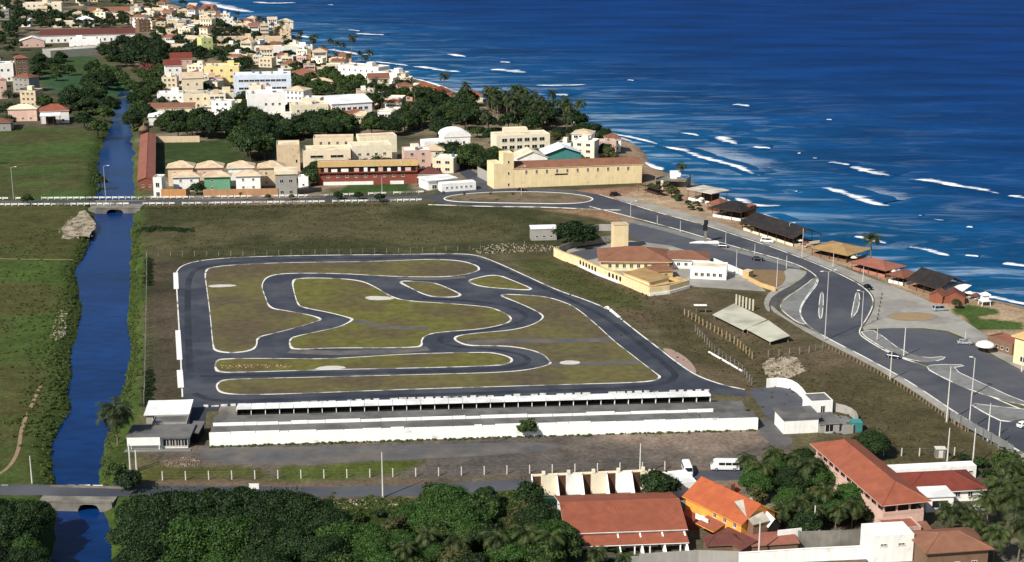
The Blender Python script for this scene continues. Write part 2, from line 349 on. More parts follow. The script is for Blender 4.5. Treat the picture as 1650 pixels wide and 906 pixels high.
# --- water
def water_material(name, deep, shallow, rough, bscale, bstr, stretch, spec=0.5, foam=False):
    m = bpy.data.materials.new(name); m.use_nodes = True; N = m.node_tree.nodes; L = m.node_tree.links
    b = N['Principled BSDF']; b.inputs['Roughness'].default_value = rough; b.inputs['Specular IOR Level'].default_value = spec; b.inputs['IOR'].default_value = 1.33
    geo = N.new('ShaderNodeNewGeometry'); at = N.new('ShaderNodeAttribute'); at.attribute_name = 'shallow'
    mp = N.new('ShaderNodeMapping'); mp.inputs['Scale'].default_value = stretch; mp.inputs['Rotation'].default_value = (0, 0, R(12)); L.new(geo.outputs['Position'], mp.inputs[0])
    n1 = N.new('ShaderNodeTexNoise'); n1.inputs['Scale'].default_value = bscale; n1.inputs['Detail'].default_value = 7; n1.inputs['Roughness'].default_value = .6; L.new(mp.outputs[0], n1.inputs['Vector'])
    n2 = N.new('ShaderNodeTexNoise'); n2.inputs['Scale'].default_value = bscale * .1; n2.inputs['Detail'].default_value = 4; L.new(mp.outputs[0], n2.inputs['Vector'])
    mx = N.new('ShaderNodeMix'); mx.data_type = 'RGBA'; L.new(at.outputs['Fac'], mx.inputs['Factor']); mx.inputs[6].default_value = (*lin(deep), 1); mx.inputs[7].default_value = (*lin(shallow), 1)
    mr = N.new('ShaderNodeMapRange'); L.new(n2.outputs['Fac'], mr.inputs[0]); mr.inputs[1].default_value = .3; mr.inputs[2].default_value = .7; mr.inputs[3].default_value = .7; mr.inputs[4].default_value = 1.3
    v = N.new('ShaderNodeVectorMath'); v.operation = 'SCALE'; L.new(mx.outputs[2], v.inputs[0]); L.new(mr.outputs[0], v.inputs['Scale'])
    m1 = N.new('ShaderNodeMapRange'); L.new(n1.outputs['Fac'], m1.inputs[0]); m1.inputs[1].default_value = .3; m1.inputs[2].default_value = .7; m1.inputs[3].default_value = .74; m1.inputs[4].default_value = 1.26
    v1 = N.new('ShaderNodeVectorMath'); v1.operation = 'SCALE'; L.new(v.outputs[0], v1.inputs[0]); L.new(m1.outputs[0], v1.inputs['Scale'])
    col = v1.outputs[0]
    if foam:      # thin old foam streaks, only near the shore
        n3 = N.new('ShaderNodeTexNoise'); n3.inputs['Scale'].default_value = bscale * .2; n3.inputs['Detail'].default_value = 8; n3.inputs['Roughness'].default_value = .62; n3.inputs['Distortion'].default_value = 1.2; L.new(mp.outputs[0], n3.inputs['Vector'])
        r3 = N.new('ShaderNodeMapRange'); L.new(n3.outputs['Fac'], r3.inputs[0]); r3.inputs[1].default_value = .50; r3.inputs[2].default_value = .72
        a2 = N.new('ShaderNodeAttribute'); a2.attribute_name = 'surf'
        ml = N.new('ShaderNodeMath'); ml.operation = 'MULTIPLY'; L.new(r3.outputs[0], ml.inputs[0]); L.new(a2.outputs['Fac'], ml.inputs[1])
        m3 = N.new('ShaderNodeMix'); m3.data_type = 'RGBA'; L.new(ml.outputs[0], m3.inputs['Factor']); L.new(col, m3.inputs[6]); m3.inputs[7].default_value = (*lin((176, 196, 212)), 1); col = m3.outputs[2]
    L.new(col, b.inputs['Base Color'])
    ad = N.new('ShaderNodeMath'); ad.operation = 'MULTIPLY_ADD'; L.new(n2.outputs['Fac'], ad.inputs[0]); ad.inputs[1].default_value = 2.0; L.new(n1.outputs['Fac'], ad.inputs[2])
    bn = N.new('ShaderNodeBump'); bn.inputs['Strength'].default_value = bstr; bn.inputs['Distance'].default_value = 1.0; L.new(ad.outputs[0], bn.inputs['Height']); L.new(bn.outputs[0], b.inputs['Normal'])
    return m
SEAM = water_material('sea_water', (2, 52, 114), (20, 90, 134), .5, .34, .6, (.3, 1.0, 1.0), .025, True)
xs = np.concatenate([np.arange(-760, 700, 12.0), np.geomspace(700, 9000, 40)]); ys = np.concatenate([np.arange(100, 2100, 12.0), np.geomspace(2100, 20000, 40)])
X, Y = np.meshgrid(xs, ys); nx, ny = len(xs), len(ys); X = X.ravel(); Y = Y.ravel(); dcs = -sdist(X, Y, land)
i = np.arange(nx * ny).reshape(ny, nx); F = np.stack([i[:-1, :-1].ravel(), i[:-1, 1:].ravel(), i[1:, 1:].ravel(), i[1:, :-1].ravel()], 1)
me = npmesh('sea', np.stack([X, Y, np.full_like(X, SEA)], 1), F, SEAM, True)
for nm, val in (('shallow', np.exp(-np.clip(dcs, 0, 1e5) / 120)), ('surf', np.clip(np.exp(-np.clip(dcs, 0, 1e5) / 60) * (0.4 + fbm(X, Y, 90)), 0, .8))):
    a = me.attributes.new(nm, 'FLOAT', 'POINT'); a.data.foreach_set('value', val.astype(np.float32))
sea = tag(link('sea', me), kind='structure')
CANM = water_material('canal_water', (10, 50, 104), (10, 50, 104), .25, .35, .05, (.5, 1.0, 1.0), .25)
wide = offset(ccw(canal), -3.5)
tag(MB().poly([(p.x, p.y, CANAL) for p in wide]).build('canal_water', CANM), kind='structure')
# --- breaking waves: a water ridge with a foam crest and a thin wash behind it; parts of the sea
FOAM = None
def wash_material(name, c, lo, hi, amax, sc):
    m = mat(name, c, rough=.8, var=.1, scale=.5); N = m.node_tree.nodes; L = m.node_tree.links
    geo = N['Geometry']; mp = N.new('ShaderNodeMapping'); mp.inputs['Scale'].default_value = (.45, 1, 1); L.new(geo.outputs['Position'], mp.inputs[0])
    n = N.new('ShaderNodeTexNoise'); n.inputs['Scale'].default_value = sc; n.inputs['Detail'].default_value = 8; n.inputs['Roughness'].default_value = .7; L.new(mp.outputs[0], n.inputs['Vector'])
    at = N.new('ShaderNodeAttribute'); at.attribute_name = 'fade'
    s = N.new('ShaderNodeMath'); s.operation = 'ADD'; L.new(n.outputs['Fac'], s.inputs[0]); L.new(at.outputs['Fac'], s.inputs[1])
    r = N.new('ShaderNodeMapRange'); L.new(s.outputs[0], r.inputs[0]); r.inputs[1].default_value = lo; r.inputs[2].default_value = hi; r.inputs[4].default_value = amax
    L.new(r.outputs[0], N['Principled BSDF'].inputs['Alpha']); return m
WASH = wash_material('foam_wash', (196, 214, 228), .72, 1.3, .75, .16); FOAM = wash_material('sea_foam', (244, 247, 248), .78, 1.0, 1.0, .2)
WAVES = [  # crest line in the photo, foam thickness (m of water), wash depth (m)
 ([(1463, 290), (1500, 294), (1550, 303), (1585, 308), (1616, 315)], 4.5, 0), ([(1622, 316), (1640, 320), (1700, 328)], 3.5, 0),
 ([(1371, 269), (1390, 277), (1412, 282), (1440, 286)], 6, 12), ([(1332, 263), (1350, 265), (1372, 268)], 3, 0),
 ([(1318, 303), (1345, 308), (1375, 318), (1400, 328), (1420, 333), (1442, 332)], 5.5, 30),
 ([(1058, 234), (1085, 241), (1110, 247), (1130, 256), (1160, 263), (1190, 271), (1215, 283), (1232, 284)], 4, 34),
 ([(950, 212), (975, 216), (1010, 222), (1040, 228), (1062, 234)], 3, 12), ([(1157, 221), (1165, 228), (1190, 234)], 5, 8), ([(1211, 238), (1225, 240), (1245, 241)], 4, 0),
 ([(788, 113), (815, 116), (856, 119)], 8, 26), ([(664, 108), (690, 111), (715, 116), (752, 118)], 6, 20), ([(720, 88), (735, 91), (752, 93)], 5, 8), ([(804, 101), (825, 102)], 5, 0),
 ([(898, 156), (908, 155), (918, 156)], 6, 0), ([(1178, 170), (1190, 171), (1209, 173)], 4, 6), ([(1330, 194), (1342, 195)], 3, 0), ([(1010, 130), (1022, 131)], 3, 0),
 ([(322, 2), (345, 10), (375, 17), (412, 22)], 14, 40), ([(406, 4), (420, 6), (450, 7), (480, 5)], 8, 20), ([(526, 9), (538, 9)], 7, 0), ([(560, 49), (582, 51)], 6, 0),
 ([(572, 55), (595, 57), (625, 58)], 6, 18), ([(584, 89), (604, 90)], 7, 0), ([(470, 58), (485, 60), (512, 64)], 7, 20), ([(520, 80), (560, 86), (580, 90)], 5, 24), ([(600, 100), (640, 105), (664, 108)], 3, 14),
 ([(1036, 262), (1048, 270), (1072, 277)], 3, 5), ([(1180, 319), (1200, 327), (1216, 334), (1240, 334), (1262, 332)], 3.5, 10), ([(1221, 346), (1240, 353), (1260, 360)], 3, 5),
 ([(1461, 399), (1490, 404), (1512, 411), (1533, 414)], 3, 6), ([(1553, 413), (1580, 416)], 2.6, 0), ([(1611, 426), (1630, 429), (1680, 434)], 3, 4), ([(1374, 381), (1395, 388), (1415, 392), (1437, 395)], 2.4, 5),
 ([(1498, 446), (1510, 450), (1526, 452)], 2.2, 4), ([(1478, 349), (1488, 350)], 2.6, 0), ([(1503, 355), (1525, 358)], 2.6, 0), ([(1556, 367), (1572, 369)], 2.2, 0), ([(1280, 310), (1288, 311)], 2.4, 0),
 ([(1308, 256), (1320, 257)], 2.6, 0), ([(1284, 248), (1292, 249)], 2.4, 0), ([(1095, 215), (1110, 217), (1130, 221)], 2.2, 6), ([(860, 138), (900, 140), (950, 137)], 2.5, 14), ([(1540, 470), (1600, 482), (1680, 498)], 2.2, 5)]
def strip(name, P, up, w0, w1, zf, m, fade, parent, nq=7):
    V, Fc, fd = [], [], []; n = len(P)
    for k in range(n):
        for q in range(nq):
            s = q / (nq - 1); o = w0[k] + (w1[k] - w0[k]) * s; V.append((P[k].x + up[k].x * o, P[k].y + up[k].y * o, zf(k, s))); fd.append(fade(k, s))
    for k in range(n - 1):
        for q in range(nq - 1): a = k * nq + q; Fc.append((a, a + nq, a + nq + 1, a + 1))
    mm = npmesh(name, V, Fc, m, True); at = mm.attributes.new('fade', 'FLOAT', 'POINT'); at.data.foreach_set('value', fd); return link(name, mm, parent)
for wi, (px, th, wash) in enumerate(WAVES):
    th *= 1.4 if len(px) > 2 else .85; rr = random.Random(wi); P = resample(chaikin(GP(px, SEA), 2, False), 1.6)
    if len(P) < 6: P = resample(chaikin(GP(px, SEA), 3, False), .8)
    n = len(P); L_ = offset(P, 1.0, False); up = [(L_[k] - P[k]).normalized() for k in range(n)]       # left of the crest line = away from the shore
    env = [min(1, 5 * k / (n - 1), 5 * (1 - k / (n - 1))) ** .6 * (.7 + .5 * float(vnoise(np.array([k * 1.6]), np.array([wi * 9.0]), 6.0)[0])) for k in range(n)]
    hg = [(.25 + .05 * th) * e for e in env]; wd = th * 1.4
    hump = lambda s: max(0.0, math.sin(math.pi * min(1, s * 1.15)))
    wv = strip('wave', P, up, [-wd * .8] * n, [wd * 2.4] * n, lambda k, s: SEA - .06 + hg[k] * hump(s), SEAM, lambda k, s: 0.0, sea)
    sh_ = float(np.exp(-max(0.0, -float(sdist(np.array([P[n // 2].x]), np.array([P[n // 2].y]), land)[0])) / 120)); a_ = wv.data.attributes.new('shallow', 'FLOAT', 'POINT'); a_.data.foreach_set('value', [sh_ * .9] * len(wv.data.vertices))
    strip('foam_crest', P, up, [-.6 * th * e - .4 for e in env], [1.1 * th * e + .5 for e in env], lambda k, s: SEA + .12 + hg[k] * hump(.25 + .35 * s) + .15 * math.sin(math.pi * s), FOAM, lambda k, s: (.47 * min(1, s * 4) * min(1, (1 - s) * 1.6)) * (.35 + .65 * min(1, env[k] * 1.4)) + .02, wv)
    if wash:
        strip('foam_wash', P, up, [0] * n, [wash] * n, lambda k, s: SEA + .30 - .12 * s, WASH, lambda k, s: (1 - s) ** .8 * .75 * min(1, 3 * k / (n - 1), 3 * (1 - k / (n - 1))) + .03, wv)
# swash along the beach
P = resample(coast, 4.0); P = [p for p in P if -330 < p.x < 420 and p.y < 1700]; n = len(P); L_ = offset(P, 1.0, False); up = [(L_[k] - P[k]).normalized() for k in range(n)]
q_ = [float(vnoise(np.array([p.x]), np.array([p.y]), 38.0)[0]) for p in P]
strip('swash_foam', P, up, [-2.5] * n, [.5 + 5.5 * q for q in q_], lambda k, s: SEA + .25 - .1 * s, FOAM, lambda k, s: .5 * min(1, s * 3) * min(1, (1 - s) * 2) * min(1, max(0, q_[k] * 2.2 - .45)), sea)
# ------------------------------------------------------------------ race track
ASPH = mat('track_asphalt', (58, 63, 75), rough=.9, var=.16, scale=.25, c2=(78, 81, 88), c2scale=.06, bump=.15, bscale=4)
ASPH_OLD = mat('old_asphalt', (96, 95, 95), rough=.95, var=.16, scale=.3, c2=(112, 106, 100), c2scale=.1)
ROAD = mat('road_asphalt', (72, 75, 84), rough=.9, var=.12, scale=.2, c2=(90, 92, 97), c2scale=.04, bump=.1, bscale=4)
LOT = mat('car_park_asphalt', (84, 87, 95), rough=.9, var=.08, scale=.2, c2=(92, 94, 99), c2scale=.05)
PAVE = mat('pale_concrete_paving', (168, 165, 156), rough=.9, var=.10, scale=.4, c2=(150, 146, 138), c2scale=.08, bump=.1)
PAVE2 = mat('grey_paving', (138, 138, 136), rough=.9, var=.14, scale=.5, c2=(122, 122, 120), c2scale=.1, bump=.1)
WHITE = mat('white_paint', (232, 231, 226), rough=.7, var=.06, scale=.8)
KERB = mat('worn_white_kerb', (222, 220, 212), rough=.8, var=.15, scale=.8, c2=(140, 138, 130), c2scale=.16, c2lo=.5, c2hi=.6)
INF = mat('infield_grass', (110, 104, 66), rough=.95, var=.2, scale=.4, c2=(98, 88, 68), c2scale=.045, c2lo=.42, c2hi=.6, bump=.4, bscale=2, spec=.1)
INFG = mat('infield_grass_green', (110, 108, 58), rough=.95, var=.22, scale=.35, c2=(102, 93, 64), c2scale=.05, bump=.4, bscale=2, spec=.1)
track_px = [(284, 440), (290, 430), (312, 422), (350, 417), (420, 413.5), (520, 411.5), (640, 410.5), (735, 409), (768, 411), (800, 423), (850, 446), (900, 469), (940, 482), (982, 499), (1020, 530), (1062, 562),
            (1090, 584), (1122, 606), (1165, 621), (1200, 628), (1205, 640), (1160, 636), (1000, 643), (700, 652), (500, 658), (332, 663), (330, 700), (304, 700), (297, 650), (293, 600), (288, 520), (284, 460)]
tr = [p for p in GP(track_px)]
track = sheet('race_track', tr, .03, ASPH)
ISL = {
 'A': [(329, 436), (345, 430.5), (380, 427), (460, 423.5), (560, 422.5), (640, 420.5), (690, 418), (740, 420), (766, 427), (774, 434), (764, 440), (730, 446), (690, 447), (640, 446), (600, 444), (545, 441), (480, 440.5), (448, 442), (430, 447), (423, 456),
       (422, 465), (428, 480), (434, 497), (460, 501), (500, 508), (520, 515), (506, 520), (472, 530), (440, 538), (414, 544), (414, 558), (404, 566), (372, 569.5), (347, 566), (343, 558), (339, 510), (334, 470)],
 'B': [(470, 452), (485, 448.5), (531, 448.5), (581, 452), (607, 464), (634, 481), (664, 486), (700, 488), (766, 493), (792, 496), (816, 506), (825, 514), (819, 521), (796, 527), (772, 531), (716, 535), (690, 539), (679, 547), (680, 559), (663, 560), (630, 561), (531, 561),
       (475, 564), (467, 559), (467, 547), (478, 542), (531, 531), (551, 526), (571, 515), (558, 511), (531, 504), (488, 496), (480, 491), (475, 476)],
 'C': [(346, 592), (349, 582), (359, 578.5), (448, 578), (511, 579), (564, 577), (650, 571), (776, 568), (799, 569.5), (819, 575), (826, 580), (822, 586), (799, 590), (650, 594), (561, 595.5), (498, 597), (400, 600), (352, 601)],
 'D': [(350, 619), (359, 613), (385, 611), (498, 608.5), (597, 606), (700, 603.5), (799, 601), (849, 597), (880, 590), (888, 586), (884, 580), (876, 572), (862, 566), (840, 561), (815, 558), (780, 557.5), (752, 557), (735, 550), (732, 545), (740, 541), (770, 537), (820, 533),
       (850, 527), (868, 519), (876, 512), (872, 506), (855, 497), (832, 487), (799, 474), (849, 476), (882, 479), (905, 486), (922, 493), (938, 504), (965, 527), (988, 549), (1014, 569), (1041, 590), (1061, 605), (1064, 608), (1057, 614), (1021, 617), (948, 619), (782, 624),
       (650, 628), (498, 634), (412, 636.5), (369, 635.5), (354, 632), (349, 625)],
 'E': [(754, 453.5), (763, 449.5), (799, 442), (830, 454), (859, 466), (849, 468), (806, 465), (782, 463), (764, 459)],
 'F': [(639, 453), (665, 466), (683, 475), (706, 480), (749, 478), (725, 466), (700, 456), (675, 454)]}
for k, px in ISL.items():
    P = ccw(chaikin(GP(px), 2))
    isl = sheet('infield', P, .07, INFG if k in 'BCE' else INF, parent=track)
    rr = random.Random(ord(k)); n = len(P); wds = []
    for q in range(n):       # wider kerb stones where the edge turns
        a, b, c = P[q - 3], P[q], P[(q + 3) % n]; ang = (b - a).angle(c - b, 0) if (b - a).length > 1e-4 and (c - b).length > 1e-4 else 0
        wds.append(.24 + min(.7, ang * .9))
    wds = [(wds[q - 1] + wds[q] + wds[(q + 1) % n]) / 3 for q in range(n)]
    ribbon(P, wds, .12, closed=True, h=.1).build('kerb', KERB, track)
outer = [Vector(p) for p in tr]
edge = chaikin(outer[:20], 2, False)
ribbon(edge, .45, .10, h=.08).build('kerb', KERB, track)
ribbon(GP([(294, 640), (291, 570), (288, 520), (284.5, 460)]), .4, .10, h=.08).build('kerb', KERB, track)
for a, b, wd in (((283, 440), (284, 466), 1.6), ((286.5, 533), (289.5, 580), 1.5), ((289.5, 597), (291.5, 625), 1.6), ((977, 494), (998, 512), 1.1)):
    ribbon([G(*a), G(*b)], wd, .13, h=.1).build('kerb', WHITE, track)
# pale gravel apron at the last bend and old service roads in the infield
sheet('gravel_apron', chaikin(GP([(1064, 561), (1080, 562), (1100, 572), (1118, 588), (1124, 604), (1108, 596), (1090, 582)]), 2), .05, mat('pink_gravel', (172, 146, 134), var=.12, scale=.6), parent=track)
for px, wd in (([(466, 566), (540, 570), (640, 567), (690, 562)], 4.2), ([(752, 553), (830, 549), (900, 550), (985, 548)], 4.0), ([(888, 588), (940, 587), (1030, 584)], 3.0), ([(571, 517), (620, 528), (690, 530)], 3.0), ([(640, 449), (700, 451), (750, 447)], 2.4)):
    ribbon(chaikin(GP(px), 2, False), wd, .085).build('service_lane', ASPH_OLD, track)
PALE = mat('pale_slab', (196, 192, 182), var=.12, scale=.6)
for px in ([(502, 597), (520, 590), (552, 590), (560, 595)], [(900, 584), (916, 581), (936, 583), (932, 588), (905, 588)], [(333, 462), (345, 459), (379, 459), (381, 462), (345, 464)], [(585, 480), (600, 477), (632, 479), (636, 483), (600, 485)]):
    sheet('concrete_patch', chaikin(GP(px), 1), .10, PALE, parent=track)
# ------------------------------------------------------------------ roads and paved areas
def road(name, px, z, m, it=2, h=0.0, closed=True): return sheet(name, chaikin(GP(px), it) if it else GP(px), z, m, h=h)
KB = lambda px, z=.13, wd=.35, closed=False, par=None, it=2: ribbon(chaikin(GP(px), it, closed), wd, z, closed=closed, h=.13).build('kerb', KERB, par)
def path_road(name, px, wd, z, m, par=None):
    P = chaikin(GP(px), 2, False); o = ribbon(P, wd, z).build(name, m, par)
    if not par: o['kind'] = 'structure'
    return o, P
fr, P = path_road('front_road', [(-260, 786), (0, 789), (200, 792), (420, 793), (620, 793), (860, 780), (1000, 772), (1120, 767), (1210, 764)], 6.0, .03, ROAD)
br, P = path_road('far_road', [(-400, 329), (0, 327), (300, 325), (520, 322), (640, 320), (705, 317)], 7.5, .03, ROAD)
# coast road, from the oval roundabout down to the right
cr_sea = [(960, 312), (1000, 324), (1060, 343), (1130, 361), (1200, 384), (1260, 404), (1330, 431), (1382, 456), (1404, 474), (1408, 490), (1398, 512), (1382, 535), (1392, 546), (1440, 574), (1500, 592), (1560, 622), (1620, 650), (1720, 690), (1900, 770), (2150, 880)]
cr_land = [(950, 333), (1010, 348), (1100, 372), (1180, 397), (1240, 413), (1290, 428), (1318, 446), (1318, 458), (1303, 476), (1290, 496), (1290, 510), (1302, 527), (1340, 549), (1400, 579), (1470, 618), (1530, 659), (1600, 703), (1700, 760), (1860, 860), (2080, 1000)]
cr = sheet('coast_road', chaikin(GP(cr_sea), 2, False) + list(reversed(chaikin(GP(cr_land), 2, False))), .03, ROAD)
KB(cr_sea, par=cr); KB(cr_land, par=cr)
# oval roundabout: ring of asphalt round a planted island
ring = [(690, 318), (720, 309), (780, 304), (860, 303), (940, 308), (985, 320), (985, 331), (940, 337), (860, 333), (780, 331), (705, 328)]
rb = road('roundabout', ring, .026, ROAD); 
oval = [(712, 320), (735, 314), (790, 310), (850, 309), (920, 312), (958, 319), (950, 326), (915, 329), (850, 328), (780, 327), (725, 325)]
P = ccw(chaikin(GP(oval), 2)); isl = sheet('planted_island', P, .12, mat('island_soil', (126, 108, 88), var=.2, scale=.4, c2=(96, 90, 60), c2scale=.12), parent=rb, h=.1)
ribbon(P, .6, .16, closed=True, h=.15).build('kerb', WHITE, rb)
KB([(690, 330), (780, 333), (880, 334), (960, 338), (1000, 339)], wd=.9, par=rb)
# side street going inland beside the long yellow building
sheet('side_street', GP([(722, 262), (736, 262), (812, 303), (775, 309)]), .034, ROAD)
# car park behind the yellow restaurant, and the paved terrace edge
cp = road('upper_car_park', [(1012, 357), (1045, 362), (1120, 382), (1200, 405), (1268, 424), (1296, 434), (1270, 438), (1200, 432), (1150, 424), (1090, 402), (1010, 384)], .02, LOT, 1)
pm = sheet('promenade', chaikin(GP([(985, 318), (1030, 330), (1060, 341), (1130, 359), (1200, 382), (1260, 402), (1330, 429), (1384, 454), (1406, 472), (1411, 490), (1402, 512), (1386, 534), (1410, 529), (1516, 529), (1560, 547), (1600, 572), (1700, 625), (2100, 800), (2110, 782), (1700, 606), (1610, 558), (1570, 527),
        (1530, 503), (1490, 482), (1440, 462), (1370, 436), (1320, 416), (1240, 388), (1180, 366), (1130, 350), (1060, 332), (1010, 316)]), 1), .10, PAVE, h=.09)
P = ccw(chaikin(GP([(1427, 511), (1440, 506), (1470, 504), (1500, 506), (1512, 511), (1500, 516), (1470, 518), (1440, 516)]), 2)); sheet('sand_oval', P, .12, mat('oval_sand', (164, 140, 104), var=.1, scale=.5), parent=pm)
ribbon(P, .5, .15, closed=True, h=.1).build('kerb', PAVE2, pm)
cp2 = road('beach_car_park', [(1411, 533), (1420, 529), (1512, 531), (1556, 549), (1600, 575), (1720, 632), (1880, 704), (1870, 735), (1720, 672), (1640, 655), (1560, 612), (1500, 590), (1440, 570)], .045, LOT, 1)
def median(px, z=.16, m=PAVE2):
    P = ccw(chaikin(GP(px), 1)); o = sheet('traffic_island', P, z, m, h=.14); ribbon(P, .26, z + .03, closed=True, h=.16).build('kerb', KERB, o); return o
median([(1384, 537), (1398, 533), (1411, 534), (1455, 568), (1490, 578), (1525, 575), (1518, 581), (1490, 584), (1455, 578), (1430, 566)])
median([(1488, 592), (1510, 588), (1561, 589), (1530, 594), (1590, 622), (1640, 645), (1690, 660), (1640, 652), (1570, 632), (1525, 612)])
median([(1560, 650), (1600, 655), (1720, 668), (1700, 676), (1650, 674), (1620, 682), (1590, 668)])
for px in ([(1323, 470), (1327, 472), (1326, 500), (1323, 517), (1319, 508), (1320, 488)], [(1380, 469), (1386, 476), (1383, 500), (1374, 512), (1371, 514), (1375, 492)]): median(px, .1)
slip = road('slip_lane', [(1300, 433), (1312, 434), (1312, 446), (1288, 463), (1256, 482), (1250, 493), (1256, 503), (1244, 501), (1241, 490), (1248, 478), (1284, 458), (1302, 444)], .06, ROAD)
isl = median([(1314, 446), (1317, 455), (1301, 476), (1288, 497), (1290, 512), (1300, 524), (1285, 520), (1262, 503), (1256, 494), (1264, 482), (1295, 462)], .12)
sw = sheet('inland_pavement', chaikin(GP([(1241, 490), (1243, 501), (1262, 512), (1286, 528), (1330, 552), (1400, 587), (1466, 626), (1526, 668), (1596, 712), (1690, 775), (1850, 875), (2060, 1010), (2075, 1000), (1858, 861), (1700, 762), (1600, 704), (1530, 660), (1470, 619), (1400, 580), (1340, 550), (1302, 529), (1285, 523), (1258, 506)]), 1), .11, PAVE, h=.1)
sheet('slip_pavement', chaikin(GP([(1262, 432), (1298, 436), (1300, 443), (1280, 458), (1246, 476), (1238, 490), (1242, 503), (1234, 500), (1230, 486), (1240, 470), (1268, 455)]), 1), .10, PAVE, h=.09)
sheet('car_park_pavement', chaikin(GP([(1000, 350), (1100, 374), (1180, 399), (1240, 415), (1290, 430), (1288, 434), (1236, 420), (1176, 404), (1096, 379), (1000, 355)]), 1), .12, PAVE2, h=.1)
# small yard with asphalt to the right of the pits, and the ramp up to the forecourt
sheet('paddock_yard', chaikin(GP([(1202, 628), (1240, 624), (1262, 624), (1286, 632), (1304, 665), (1260, 672), (1236, 676), (1222, 650)]), 1), .05, LOT)
sheet('paddock_ramp', chaikin(GP([(1218, 674), (1240, 674), (1262, 694), (1282, 712), (1262, 724), (1240, 714), (1222, 696)]), 1), .055, ASPH_OLD)
sheet('forecourt_lane', chaikin(GP([(318, 716), (420, 722), (700, 716), (900, 712), (900, 728), (640, 742), (420, 752), (325, 742)]), 2), .022, ASPH_OLD)
# bare tracks in the left field
SANDP = mat('bare_path', (156, 132, 106), var=.15, scale=.5)
for px, wd in (([(-40, 778), (8, 762), (30, 730), (34, 690), (50, 655), (66, 620)], .9), ([(-30, 416), (40, 418), (118, 419)], .8)): path_road('field_path', px, wd, .03, SANDP)

# worn racing line and tyre marks on the track, a lighter patch on the coast road
LINE = mat('racing_line', (46, 50, 60), rough=.85, var=.2, scale=.3, c2=(60, 64, 74), c2scale=.12)
for px, wd in (([(306, 600), (303, 540), (302, 480), (304, 446), (318, 432), (360, 424), (480, 418), (640, 415.5), (730, 413), (775, 418), (850, 452), (930, 489), (975, 510), (1030, 553), (1080, 594), (1092, 608), (1060, 622), (960, 628), (700, 636), (450, 644), (345, 648), (312, 634)], 2.0),
               ([(322, 606), (420, 605), (600, 600.5), (760, 597), (835, 592), (856, 581), (838, 570), (790, 563), (728, 559), (705, 549), (715, 540), (780, 532), (835, 521), (850, 511), (838, 500), (800, 489), (740, 484), (680, 481)], 1.7)):
    ribbon(chaikin(GP(px), 3, False), wd, .045).build('racing_line', LINE, track)
# ------------------------------------------------------------------ building kit
GLASS = mat('dark_window_glass', (34, 38, 44), rough=.12, var=.1, spec=.6)
FRAME = mat('pale_window_frame', (205, 200, 190), rough=.6, var=.05)
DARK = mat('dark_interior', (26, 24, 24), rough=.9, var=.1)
WOOD = mat('brown_wood', (92, 62, 44), rough=.7, var=.2, scale=2)
CONC = mat('weathered_concrete', (150, 145, 134), rough=.9, var=.2, scale=.5, c2=(118, 114, 106), c2scale=.25, streak=.15)
GREYROOF = mat('grey_concrete_roof', (118, 117, 114), rough=.95, var=.14, scale=.4, c2=(98, 97, 95), c2scale=.15)
W = {k: mat('render_' + k, c, rough=.85, var=.07, scale=.4, c2=tuple(int(q * .84) for q in c), c2scale=.5, c2lo=.6, c2hi=.8, streak=.1, rnd=.08) for k, c in dict(
    white=(244, 242, 236), cream=(232, 221, 194), tan=(208, 186, 154), beige=(222, 206, 176), yellow=(236, 216, 150), pink=(212, 178, 162), orange=(232, 160, 74), red=(148, 80, 66), green=(116, 172, 136), teal=(74, 140, 136),
    grey=(176, 172, 164), brown=(136, 108, 86), paleblue=(206, 216, 230), ochre=(204, 172, 118), lime=(206, 214, 140), salmon=(196, 134, 112), straw=(234, 212, 166), brick=(150, 92, 70)).items()}
RF = {k: roofmat('roof_' + k, c, c2) for k, c, c2 in (('orange', (160, 92, 68), (144, 82, 62)), ('clay', (148, 103, 80), (130, 90, 70)), ('flame', (184, 98, 60), (168, 86, 54)), ('red', (132, 64, 50), (114, 56, 46)), ('tan', (208, 186, 156), (190, 166, 138)),
      ('brown', (140, 92, 72), (120, 80, 64)), ('thatch', (176, 144, 96), (150, 120, 80)), ('black', (44, 40, 40), (58, 52, 48)), ('rose', (160, 102, 84), (140, 88, 74)), ('maroon', (112, 66, 58), (98, 58, 52)))}
RF['grey'] = GREYROOF; RF['white'] = mat('white_roof_sheet', (246, 246, 244), rough=.5, var=.05, scale=.4, c2=(214, 214, 210), c2scale=.2); RF['pale'] = mat('pale_roof_slab', (196, 190, 176), rough=.9, var=.1, scale=.3, c2=(176, 168, 152), c2scale=.2)
RF['cream'] = mat('cream_roof_slab', (226, 212, 182), rough=.9, var=.1, scale=.3, c2=(200, 184, 154), c2scale=.2)
FOOT = []                                              # footprints (x, y, radius) kept free of trees
WINC = {}
def window_mesh(w_, h_, fr=None, gl=None):
    key = (round(w_, 2), round(h_, 2), fr.name if fr else '', gl.name if gl else '')
    if key not in WINC:
        mb = MB(); t = min(.1, w_ * .09); a = w_ / 2
        mb.box(-a, a, -.07, 0, 0, t).box(-a, a, -.07, 0, h_ - t, h_).box(-a, -a + t, -.065, 0, t, h_ - t).box(a - t, a, -.065, 0, t, h_ - t)
        if w_ > .9: mb.box(-t / 2, t / 2, -.05, 0, t, h_ - t)
        mb.box(-a + t, a - t, -.02, -.004, t, h_ - t, 1)
        mb.box(-a - .08, a + .08, -.14, 0, -.08, -.003)
        WINC[key] = mb.mesh('window', [fr or FRAME, gl or GLASS])
    return WINC[key]
def put(name, me, parent, loc, rz=0.0):
    o = link(name, me, parent); o.location = loc; o.rotation_euler = (0, 0, rz); return o
